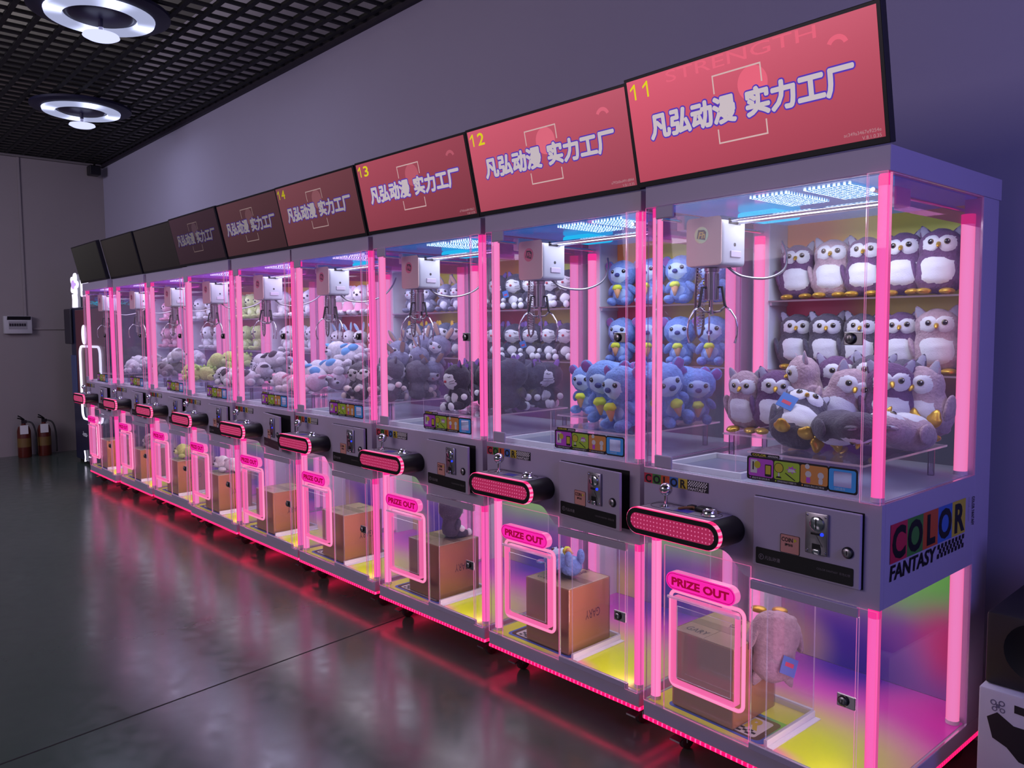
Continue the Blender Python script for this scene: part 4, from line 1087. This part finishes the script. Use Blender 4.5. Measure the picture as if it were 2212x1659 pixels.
# piles: kind, (x, y, z of the middle), (pitch, roll, yaw) in degrees, size -- listed from left to right
PILE = {
 0: [('owl_pink', (-.262, .42, 1.120), (8, 0, -15), .98), ('owl_purple', (-.150, .42, 1.142), (5, 4, 5), 1.), ('owl_pink', (-.052, .45, 1.185), (10, -5, -48), 1.12),
     ('owl_grey', (.055, .21, 1.110), (-50, 16, 25), 1.02), ('owl_purple', (.02, .555, 1.195), (0, 0, 20), 1.), ('owl_grey', (.235, .14, 1.085), (84, 0, 62), .95),
     ('owl_pink', (.095, .40, 1.160), (5, 26, 18), 1.05), ('owl_grey', (.13, .56, 1.20), (0, 5, 0), 1.), ('owl_purple', (.225, .44, 1.175), (5, 0, 10), 1.05),
     ('owl_pink', (.310, .33, 1.085), (-78, 0, 165), 1.02), ('owl_grey', (.25, .565, 1.19), (0, -6, -10), 1.), ('owl_pink', (.318, .50, 1.165), (5, -8, -25), 1.06)],
 1: [('bear_blue', (-.235, .46, 1.118), (5, 0, 10), 1.05), ('bear_blue', (-.10, .50, 1.14), (15, 0, -5), 1.1), ('bear_blue', (.035, .27, 1.13), (12, 0, 15), 1.2), ('bear_blue', (.08, .50, 1.16), (0, 0, 30), 1.1),
     ('bear_blue', (.225, .14, 1.125), (8, 0, -10), 1.15), ('bear_blue', (.20, .36, 1.13), (20, 10, 50), 1.15), ('bear_blue', (.31, .305, 1.115), (10, -20, 60), 1.15), ('bear_blue', (.24, .54, 1.14), (0, 0, 20), 1.1), ('bear_blue', (.32, .47, 1.11), (10, 0, 40), 1.05)],
 2: [('cat_black', (.02, .20, 1.125), (5, 0, 10), 1.0), ('cat_black', (.10, .13, 1.11), (8, -8, -10), 1.02), ('cat_black', (-.2, .46, 1.12), (0, 0, 0), 1.05), ('cat_black', (.155, .26, 1.126), (5, 0, 170), 1.08), ('cat_black', (-.06, .5, 1.13), (10, 0, 20), 1.05), ('cat_black', (.08, .45, 1.13), (15, 0, 15), 1.1),
     ('cat_black', (.29, .27, 1.13), (10, 0, 200), 1.15), ('cat_black', (.21, .43, 1.16), (0, 10, 10), 1.08), ('cat_black', (.31, .44, 1.15), (0, 0, 120), 1.08), ('cat_black', (.31, .56, 1.15), (0, 0, 20), 1.05)],
 3: [('raccoon', (-.05, .40, 1.12), (0, 0, 15), 1.), ('raccoon', (.045, .16, 1.137), (0, 0, 10), .98), ('raccoon', (.12, .10, 1.075), (-35, 0, 20), .95), ('rabbit_grey', (.042, .42, 1.25), (0, 0, 10), .98), ('rabbit_grey', (-.1, .52, 1.2), (0, -8, 0), .98), ('rabbit_grey', (.13, .52, 1.28), (0, 8, 5), .98),
     ('rabbit_grey', (.17, .34, 1.20), (20, 0, 30), .98), ('rabbit_grey', (.31, .54, 1.28), (0, 20, 25), .98), ('rabbit_grey', (.24, .42, 1.22), (5, 0, -20), .98), ('raccoon', (.24, .24, 1.125), (10, 0, 150), 1.05), ('raccoon', (.31, .35, 1.12), (0, 0, 190), 1.05), ('raccoon', (.31, .21, 1.09), (-50, 0, 60), 1.), ('rabbit_grey', (.31, .46, 1.15), (30, 0, 60), .98)],
 4: [('dog_blue', (-.12, .47, 1.09), (0, 0, -10), 1.), ('dog_blue', (.06, .36, 1.12), (0, 0, -25), 1.1), ('dog_pink', (.10, .14, 1.09), (0, 0, 10), 1.1), ('dog_blue', (.2, .22, 1.15), (0, 15, 20), 1.1), ('dog_pink', (.27, .15, 1.09), (0, 0, -160), 1.1), ('dog_blue', (.26, .33, 1.17), (0, -10, 15), 1.15),
     ('dog_blue', (.24, .46, 1.255), (0, 10, -5), 1.15), ('dog_pink', (.10, .52, 1.16), (0, 0, 160), 1.1), ('dog_blue', (.31, .54, 1.27), (0, 0, 30), 1.1), ('dog_pink', (.31, .40, 1.085), (0, 0, 90), 1.1)],
 5: [('dog_scarf', (-.05, .45, 1.10), (0, 0, 0), 1.1), ('dog_scarf', (.09, .11, 1.08), (0, 0, -10), 1.1), ('dog_scarf', (.11, .33, 1.165), (0, 10, 165), 1.15), ('dog_scarf', (.24, .16, 1.095), (0, 0, 15), 1.1), ('dog_scarf', (.25, .36, 1.20), (0, -15, 20), 1.15), ('dog_scarf', (.30, .27, 1.13), (0, 0, 160), 1.1), ('dog_scarf', (.31, .45, 1.17), (0, 0, 40), 1.1), ('dog_scarf', (.13, .52, 1.14), (0, 0, 0), 1.1)],
 6: [('dino_green', (.0, .45, 1.10), (0, 0, 0), 1.1), ('dino_green', (.13, .16, 1.085), (0, 0, -10), 1.15), ('dino_green', (.2, .29, 1.16), (0, 10, 160), 1.15), ('dino_green', (.29, .19, 1.09), (0, 0, 20), 1.1), ('dino_green', (.29, .35, 1.12), (0, -10, 10), 1.15), ('dino_green', (.31, .49, 1.185), (0, 0, 30), 1.1), ('dino_green', (.14, .52, 1.17), (0, 0, 0), 1.1)],
 7: [('dog_plain', (-.17, .40, 1.11), (0, 0, 0), 1.1), ('dog_brown', (.02, .35, 1.10), (0, 0, 20), 1.1), ('dog_plain', (.10, .33, 1.19), (0, 10, 170), 1.1), ('dog_brown', (.24, .2, 1.09), (0, 0, 0), 1.1), ('dog_plain', (.25, .48, 1.18), (0, 0, -20), 1.1)],
 8: [('dog_plain', (-.2, .42, 1.10), (0, 0, 0), 1.1), ('dog_plain', (.0, .42, 1.12), (0, 0, 30), 1.1), ('dog_plain', (.2, .25, 1.09), (0, 0, -15), 1.1), ('dog_plain', (.26, .42, 1.14), (0, 0, 160), 1.1)],
}
STATE = {(0, 3): ' lying back', (0, 5): ' face down', (0, 9): ' belly up'}
for i, lst in PILE.items():
    for n, (kd, pos, rot, sc) in enumerate(lst):
        if PK[kd]['t'] == 'owl' and abs(rot[0]) < 40 and (i, n) != (0, 2): rot = (rot[0], rot[1], rot[2] + 20)
        if abs(pos[0]) > .22 and pos[1] > .50: pos = (pos[0], .50, pos[2])
        place(kd, i, pos, tuple(D(a) for a in rot), sc, f"{PK[kd]['d']}{STATE.get((i, n), '')}, {ORD[n]} in the pile, {SHORT[i]}", f"plushes piled in {WHO[i]}", zmin=1.0368)

def hang_tag(r, p, rot, sc=1.):
    mb = MB().box((-.016 * sc, -.001, -.034 * sc), (.016 * sc, .001, 0))
    mb.box((-.009 * sc, -.0014, -.024 * sc), (.009 * sc, -.0011, -.016 * sc), 1)
    return obj('hang_tag', mb, ['bluetag', 'cred'], r, loc=p, rot=rot)
ALLP = {o['label']: o for o in bpy.data.objects if o.get('category') == 'plush toy'}
for lab, o in ALLP.items():
    if 'lying back' in lab and 'machine numbered 11' in lab: hang_tag(o, (-.04, -.064, .125), (.2, .2, 0), 1.5)
    if lab.startswith('black and white cat') and ('second from left on the upper' in lab or 'third from left on the lower' in lab or 'tenth from left in the pile' in lab):
        hang_tag(o, (-.03, -.075, .10), (.1, -.3, 0), 1.1)
    if lab.startswith('white bear') and 'fourth from left on the upper' in lab: hang_tag(o, (0, -.07, .10), (.1, .1, 0), 1.1)

# ------------------------------------------------------------------ cartons on the outlet trays and the toys on them
def make_carton():
    R = empty('cardboard_box')
    obj('carton', MB().rbox((-.115, -.118, 0), (.115, .118, .254), .003, 0), 'carton', R)
    mb = MB().box((-.114, -.117, .2545), (-.001, .117, .2565)).box((.001, -.117, .2545), (.114, .117, .2565))
    obj('top_flap', mb, 'cartontop', R)
    obj('packing_tape', MB().box((-.116, -.022, .2568), (.116, .022, .2574)), pbr('packing_tape', (190, 165, 130), .25), R)
    mb = MB()
    mb.text('GARY', .05, (.1158, .06, .15), (0, -1, 0), (0, 0, -1), 0, width=.085)
    mb.text('GARY', .045, (-.09, -.09, .2578), (1, 0, 0), (0, 1, 0), 0, width=.08); mb.text('GARY', .04, (.02, .03, .2578), (0, 1, 0), (-1, 0, 0), 0)
    obj('box_lettering', mb, 'ink2', R)
    return R
CARTON = make_carton()
BX = [(-.165, .155), (-.075, .16), (-.078, .17), (-.07, .165), (-.09, .16), (-.095, .165), (-.08, .16), (-.08, .16), (-.08, .16)]
for i in range(9):
    r = CARTON if i == 0 else copy_tree(CARTON)
    r.matrix_world = MM[i] @ Matrix.Translation((BX[i][0], BX[i][1], .1595))
    extra = ' wrapped in stretch film' if i in (0, 2) else ''
    tag(r, f"brown cardboard box{extra} behind the prize outlet of {WHO[i]}", 'box', 'cardboard boxes behind the prize outlets')
    if i in (0, 2):
        mb = MB().rbox((-.118, -.121, .002), (.118, .121, .2585), .004)
        fuzzy(mb, .0015, 60)
        bm = bmesh.new()
        obj('stretch_film', mb, 'wrap', r)
        bm.free()
HANG = place('owl_pink', 0, (-.005, .195, .405), (D(172), D(6), D(55)), 1.05, 'pink owl plush hanging upside down beside wrapped box, machine numbered 11', 'plushes in the prize outlets')
hang_tag(HANG, (.015, .056, .175), (.15, .3, PI), 1.5)
place('bear_blue', 1, (-.11, .17, .462), (D(-88), 0, D(80)), .9, 'blue bear plush lying face up on the box, machine numbered 12', 'plushes in the prize outlets')
place('cat_black', 2, (-.06, .20, .515), (D(0), 0, D(170)), 1., 'black and white cat plush sitting back-to on the box, machine numbered 13', 'plushes in the prize outlets')
place('dog_plain', 5, (-.08, .18, .465), (0, 0, D(20)), 1., 'white dog plush lying on the box, sixth machine', 'plushes in the prize outlets')
place('dino_green', 6, (-.08, .18, .465), (0, 0, D(20)), 1., 'lime green dinosaur plush lying on the box, seventh machine', 'plushes in the prize outlets')
place('dog_brown', 7, (-.08, .18, .465), (0, 0, D(-10)), 1., 'grey-brown dog plush lying on the box, eighth machine', 'plushes in the prize outlets')

# ------------------------------------------------------------------ keys left on the near console
K = empty('key_bunch'); K.matrix_world = MM[0] @ Matrix.Translation((-.14, -.036, .8462))
obj('key_fob', MB().rbox((-.034, -.004, .0005), (-.012, .022, .012), .004, 0, Matrix.Rotation(.0, 4, 'Z')), 'black', K, 40)
obj('key_pouch', MB().rbox((0, -.012, .0005), (.042, .024, .014), .004), 'black', K, 40)
obj('key_strap', MB().tube([(-.045, -.03, .003), (-.03, -.012, .006), (-.012, .0, .008), (.004, -.006, .006)], .004, 8), pbr('tan_strap', (130, 85, 50), .6), K, True)
for q in range(3):
    mb = MB().box((.044, -.01 + q * .012, .003 + q * .001), (.078, -.006 + q * .012, .0045 + q * .001)).lathe([(0, 0), (.006, 0), (.006, .0016), (0, .0016)], 14, 0, Matrix.Translation((.046, -.008 + q * .012, .003 + q * .001)))
    obj('key', mb, 'brass', K)
tag(K, 'bunch of keys with black fobs lying on the control console of machine numbered 11', 'keys')

# ------------------------------------------------------------------ far end of the hall
V = empty('vending_machine', (-8.12, .2, 0))
vb = lambda n, mb, m, par=V, sm=False: obj(n, mb, m, par, sm)
M['navy'] = pbr('navy_panel', (40, 44, 74), .35); M['maroon'] = pbr('maroon_panel', (120, 62, 74), .4); M['whiteneon'] = emi('white_neon', (235, 228, 255), 1.4)
vb('cabinet', MB().rbox((-.66, 0, .03), (.62, .58, 1.67), .01), 'navy')
vb('plinth', MB().box((-.62, .03, 0), (.58, .55, .03)), 'black')
vb('front_sheet', MB().rbox((-.42, -.012, .62), (.60, -.0005, 1.64), .004), 'maroon')
vb('neon_frame', MB().tube([(a, -.022, c) for a, c in rrect(-.24, .50, .48, 1.26, .08)], .012, 8, 0, True), 'whiteneon', sm=True)
vb('neon_numeral', MB().tube([(-.06 + .05 * math.cos(a), -.022, 1.38 + .09 * math.sin(a)) for a in [2 * PI * k / 20 for k in range(20)]], .012, 8, 0, True), 'whiteneon', sm=True)
vb('side_tablet', MB().rbox((-.80, -.03, 1.28), (-.56, -.005, 1.66), .01), pbr('dark_tablet', (52, 48, 58), .5))
vb('blue_panel', MB().rbox((-.655, -.012, .70), (-.46, -.0005, 1.16), .006), pbr('slate_blue_panel', (78, 92, 140), .4))
mb = MB(); mb.text('-Insta-', .075, (-.36, -.004, .30), mat=0); vb('neon_word', mb, emi('dim_white_letters', (170, 165, 190), .8))
vb('neon_rod', MB().tube([(-.27, -.012, .15), (-.25, -.012, .08), (-.27, -.012, .01 + .02), (-.24, -.012, .04)], .007, 6).tube([(-.1, -.012, .1), (-.06, -.012, .1)], .007, 6), 'whiteneon')
tag(V, 'dark vending machine with white neon frame behind the far end of the row', 'vending machine')
# neon flower sign standing on top
F = empty('neon_flower_sign', (-8.65, .225, 1.672))
M['violetneon'] = emi('violet_neon', (190, 150, 255), 1.3)
pet = []
for k in range(60):
    a = 2 * PI * k / 60; r = .085 + .03 * math.cos(5 * a); pet.append((r * math.cos(a), 0, .245 + r * math.sin(a)))
obj('petal_outline', MB().tube(pet, .016, 8, 0, True), 'whiteneon', F, True)
obj('flower_heart', MB().tube([(.035 * math.cos(a), -.012, .245 + .035 * math.sin(a)) for a in [2 * PI * k / 16 for k in range(16)]], .012, 8, 0, True), 'violetneon', F, True)
obj('neon_stem', MB().tube([(0, 0, .14), (.01, 0, .08), (0, 0, .02), (0, 0, 0)], .03, 8), 'whiteneon', F, True)
obj('backing', MB().rbox((-.10, .02, 0), (.14, .03, .36), .004), 'navy', F)
tag(F, 'white and violet neon flower sign standing on the vending machine', 'neon sign')
W = empty('neon_word_sign', (-8.38, .235, 1.672))
obj('sign_face', MB().rbox((-.10, 0, .11), (.12, .03, .30), .012), 'whiteneon', W)
obj('sign_post', MB().box((-.01, .005, 0), (.01, .025, .11)), 'navy', W)
tag(W, 'glowing white sign block right of the neon flower', 'neon sign')
ts = MB()
rnd = random.Random(3)
for k in range(260):
    x, y, z = rnd.uniform(-.22, .62), rnd.uniform(-.06, .2), rnd.uniform(0, .085); a = rnd.uniform(0, PI)
    d = Vector((math.cos(a), math.sin(a), rnd.uniform(-.6, .9))) * .03; e = Vector((0, 0, .006))
    p = Vector((x, y, z + .01)); q = p + d; q.z = max(q.z, .002)
    ts.add([tuple(p), tuple(q), tuple(q + e), tuple(p + e)], [(0, 1, 2, 3)])
tso = obj('tinsel_garland', ts, pbr('cyan_tinsel', (30, 150, 175), .25, .3, emit=(20, 165, 195), estr=.6), None, False, (-8.22, .30, 1.672))
tso['kind'] = 'stuff'; tso['label'] = 'cyan tinsel heaped along the top of the vending machine'; tso['category'] = 'tinsel'

# distribution box and conduits on the far wall
E_ = empty('breaker_box', (FX, -.155, 1.395))
obj('housing', MB().rbox((.0005, -.135, 0), (.075, .14, .20), .008), pbr('breaker_white', (190, 186, 190), .5), E_, 35)
obj('window_flap', MB().add([(.0755, -.105, .155), (.0755, .125, .155), (.105, .125, .19), (.105, -.105, .19), (.1, -.105, .195), (.1, .125, .195)], [(0, 1, 2, 3), (3, 2, 5, 4), (0, 4, 5, 1)]), pbr('smoked_flap', (40, 36, 42), .3), E_)
mb = MB().box((.0752, -.09, .05), (.077, .09, .14), 0)
for k in range(7): mb.box((.077, -.085 + k * .024, .085), (.082, -.068 + k * .024, .115), 1)
obj('breaker_row', mb, [pbr('breaker_recess', (150, 146, 150), .5), 'ink'], E_)
tag(E_, 'white breaker box with open smoked flap on the far wall', 'breaker box')
cd1 = obj('cable_conduit', MB().box((FX + .0005, .06, 1.595), (FX + .018, .085, 3.38)), 'wall2'); cd1.location = (0, -.14, 0); tag(cd1, 'pale vertical cable conduit rising from the breaker box', 'conduit')
cd2 = obj('cable_conduit', MB().box((FX + .0005, 0, 1.44), (FX + .018, .80, 1.462)), 'wall2'); tag(cd2, 'pale horizontal cable conduit running right of the breaker box', 'conduit')
# fire extinguishers
def make_ext():
    R = empty('fire_extinguisher')
    obj('cylinder', MB().lathe([(0, 0), (.062, 0), (.068, .01), (.068, .30), (.055, .345), (.03, .365), (.022, .37), (.022, .385), (0, .385)], 24), pbr('extinguisher_red', (88, 30, 20), .4), R, 50)
    obj('valve', MB().box((-.014, -.02, .3855), (.014, .03, .42)).tube([(0, 0, .418), (.01, -.03, .44), (.02, -.06, .45)], .007, 6).tube([(0, .01, .425), (.01, -.03, .46), (.015, -.055, .475)], .007, 6), 'black', R)
    obj('hose', MB().tube(smooth_path([(0, .03, .405), (.03, .08, .38), (.05, .105, .28), (.055, .11, .12), (.05, .11, .04)]), .009, 8), 'black', R, True)
    obj('inspection_tag', MB().box((.069, -.05, .27), (.0705, .03, .37)), 'paper', R)
    obj('band_label', MB().lathe([(.0683, .12), (.0687, .12), (.0687, .22), (.0683, .22)], 24), pbr('label_yellow', (112, 84, 40), .5), R, 40)
    return R
E1 = make_ext(); E1.location = (-9.42, -.17, 0); E2 = copy_tree(E1); E2.location = (-9.42, .03, 0)
tag(E1, 'red fire extinguisher with white tag, left of the pair by the far wall', 'fire extinguisher', 'fire extinguishers by the far wall')
tag(E2, 'red fire extinguisher with white tag, right of the pair by the far wall', 'fire extinguisher', 'fire extinguishers by the far wall')
S = empty('security_camera', (-9.42, .68, 3.30))
obj('camera_housing', MB().rbox((-.06, -.07, -.06), (.08, .05, .05), .01), 'black', S)
obj('mount_arm', MB().cyl((-.02, .0, .045), (-.05, .02, .099), .012, 10), 'black', S)
tag(S, 'small black camera fixed under the ceiling grid in the far corner', 'security camera')

# ring lamps on the ceiling grid
def make_lamp():
    R = empty('ceiling_lamp')
    obj('back_plate', MB().lathe([(0, .0), (.40, .0), (.40, -.02), (.36, -.035), (0, -.035)], 48), pbr('lamp_plate_navy', (22, 20, 52), .5), R, 40)
    t = NT('lamp_ring'); sp_ = t.n('SeparateXYZ'); t.l(t.coord(), sp_.inputs[0])
    an = t.math('ARCTAN2', sp_.outputs[1], sp_.outputs[0]); k = t.math('POWER', t.math('ADD', t.math('MULTIPLY', t.math('COSINE', t.math('MULTIPLY', an, 4.)), .5), .5), 4.)
    e = t.n('Emission'); e.inputs['Color'].default_value = C4((205, 212, 255)); t.l(t.math('ADD', t.math('MULTIPLY', k, 1.6), .62), e.inputs['Strength']); t.surf(e.outputs[0])
    obj('light_ring', MB().lathe([(.205, -.036), (.31, -.036), (.305, -.055), (.21, -.055), (.205, -.036)], 48), t.mat, R, 40)
    obj('hub', MB().lathe([(0, -.036), (.19, -.036), (.17, -.05), (.014, -.055), (.014, -.1495), (0, -.1495)], 40), pbr('lamp_hub', (30, 22, 50), .4), R, 40)
    obj('hub_light', MB().lathe([(0, -.15), (.10, -.15), (.105, -.162), (.08, -.175), (0, -.18)], 32), emi('lamp_hub_glow', (205, 210, 255), 1.25), R, 40)
    return R
L1 = make_lamp(); L1.location = (-4.56, -.56, 3.385); L2 = copy_tree(L1); L2.location = (-6.95, -.07, 3.385)
tag(L1, 'round ceiling lamp with glowing white ring, the nearer and larger of two', 'ceiling lamp', 'ring lamps on the ceiling')
tag(L2, 'round ceiling lamp with glowing white ring, the farther and smaller of two', 'ceiling lamp', 'ring lamps on the ceiling')

# ------------------------------------------------------------------ things stored right of the row
Wb = empty('white_carton', (.40, .52, 0))
obj('carton', MB().rbox((-.262, -.22, 0), (.262, .22, .41), .006), pbr('white_carton_board', (186, 188, 202), .6, var=.05), Wb, 35)
mb = MB()
mb.flat([(-.24, .33), (-.215, .35), (-.175, .325), (-.12, .325), (-.09, .33), (-.05, .30), (-.05, .245), (-.10, .225), (-.16, .23), (-.19, .26), (-.225, .275)], -.2206, 0)
mb.flat([(-.175, .362), (-.06, .356), (-.06, .377), (-.175, .384)], -.2206, 0)
obj('black_tape', mb, 'ink', Wb)
mb = MB()
for (a, c, r) in ((-.225, .375, .008), (-.205, .377, .008), (-.222, .358, .007), (-.203, .358, .007)):
    mb.lathe([(r * .6, 0), (r, 0)], 14, 0, Matrix.Translation((a, -.2206, c)) @ Matrix.Rotation(PI / 2, 4, 'X'))
mb.flat([(-.219, .362), (-.209, .362), (-.209, .373), (-.219, .373)], -.2206, 0)
obj('printed_mark', mb, pbr('faded_print', (110, 108, 130), .7), Wb)
tag(Wb, 'white carton with black tape patches on the floor right of the row', 'box')
Sp = empty('speaker_box', (.41, .53, .4105))
obj('enclosure', MB().rbox((-.268, -.2, 0), (.262, .2, .205), .01), pbr('black_vinyl', (20, 17, 22), .55), Sp, 35)
obj('cone', MB().lathe([(.0, .0), (.045, .004), (.075, .012), (.08, .014), (.08, .006), (.0, -.001)], 28, 0, Matrix.Translation((-.14, -.2005, .12)) @ Matrix.Rotation(PI / 2, 4, 'X')), 'black', Sp, 40)
tag(Sp, 'black speaker box standing on the white carton', 'speaker')
Bg = empty('wrapped_seat', (.45, .56, .616))
obj('cushion', fuzzy(MB().rbox((-.24, -.05, .002), (.2, .05, .21), .02, 0, Matrix.Rotation(-.12, 4, 'X'), 4), .003, 20), 'black', Bg, True)
obj('plastic_cover', fuzzy(MB().rbox((-.244, -.056, .012), (.204, .056, .12), .022, 0, Matrix.Rotation(-.12, 4, 'X'), 4), .006, 30), 'wrap', Bg, True)
tag(Bg, 'black padded panel under clear plastic on top of the speaker box', 'cushion')

# ------------------------------------------------------------------ light
def area(name, X, sx, sy, power, col, spread=PI):
    l = bpy.data.lights.new(name, 'AREA'); l.shape = 'RECTANGLE'; l.size = sx; l.size_y = sy; l.energy = power; l.color = lin(col); l.spread = spread
    o = bpy.data.objects.new(name, l); COL.objects.link(o); o.matrix_world = X; return o
for i in range(9):
    area('cabinet_lamp', MM[i] @ Matrix.Translation((.08, .33, ZT0 - .05)), .5, .45, 4.0, (240, 240, 252) if i < 4 else (242, 232, 252))
    area('outlet_fill', MM[i] @ Matrix.Translation((.02, .36, .735)), .6, .5, 2.0, (255, 238, 246))  # fill added under the control cabinet to brighten prints and cartons
    area('tube_glow', MM[i] @ Matrix.Translation((.352, .05, .40)) @ Matrix.Rotation(D(25), 4, 'Z') @ Matrix.Rotation(D(90), 4, 'Y'), .46, .03, 1.2, (255, 205, 205))
for (x, y) in ((-4.56, -.56), (-6.95, -.07)):
    area('ceiling_ring_lamp', Matrix.Translation((x, y, 3.28)), .5, .5, 6, (215, 220, 255))
def look(p, q): return Matrix.Translation(p) @ (Vector(q) - Vector(p)).to_track_quat('-Z', 'Y').to_matrix().to_4x4()
area('violet_hall_lamp', look((3.0, -.9, 2.6), (.2, .4, 1.2)), 1.2, 1.2, 44, (146, 138, 255))
area('hall_fill', look((-3.6, -5.6, 2.9), (-4.2, .4, 2.3)), 4., 1.5, 80, (250, 228, 250))  # unseen fill added to lift the back wall and machine fronts
for x in (-1.2, -2.4, -3.6, -4.8, -6.2, -7.6):
    pl = bpy.data.lights.new('plenum_fill', 'SPOT'); pl.spot_size = D(165); pl.spot_blend = .6; pl.energy = 40 if x > -3.7 else 14; pl.shadow_soft_size = 0; pl.color = lin((255, 244, 240))  # unseen upward spots added so the deck shows grey through the grid
    po = bpy.data.objects.new('plenum_fill', pl); COL.objects.link(po); po.location = (x, -.5, 3.46); po.rotation_euler = (PI, 0, 0)
area('far_wall_fill', look((-6.5, -3.6, 2.9), (-9.6, -.4, 2.0)), 1.5, 1., 36, (222, 222, 255))  # unseen fill added to brighten the far wall
w = bpy.data.worlds.new('hall_air'); SC.world = w; w.use_nodes = True
bg = w.node_tree.nodes['Background']; bg.inputs['Color'].default_value = (*lin((186, 188, 205)), 1); bg.inputs['Strength'].default_value = .17

bpy.data.scenes.remove(TXS)
# ------------------------------------------------------------------ camera
yaw, pitch, roll, Fp = .8288, -.0694, -.0074, 1703.85
f = Vector((-math.sin(yaw) * math.cos(pitch), math.cos(yaw) * math.cos(pitch), math.sin(pitch)))
r = f.cross(Vector((0, 0, 1))).normalized(); u = r.cross(f)
r2 = math.cos(roll) * r + math.sin(roll) * u; u2 = -math.sin(roll) * r + math.cos(roll) * u
cam = bpy.data.cameras.new('camera'); cam.sensor_width = 36; cam.lens = Fp / 2212 * 36; cam.clip_start = .02
co_ = bpy.data.objects.new('camera', cam); COL.objects.link(co_)
co_.matrix_world = Matrix(((r2.x, u2.x, -f.x, .8327), (r2.y, u2.y, -f.y, -2.0858), (r2.z, u2.z, -f.z, 1.405), (0, 0, 0, 1)))
SC.camera = co_
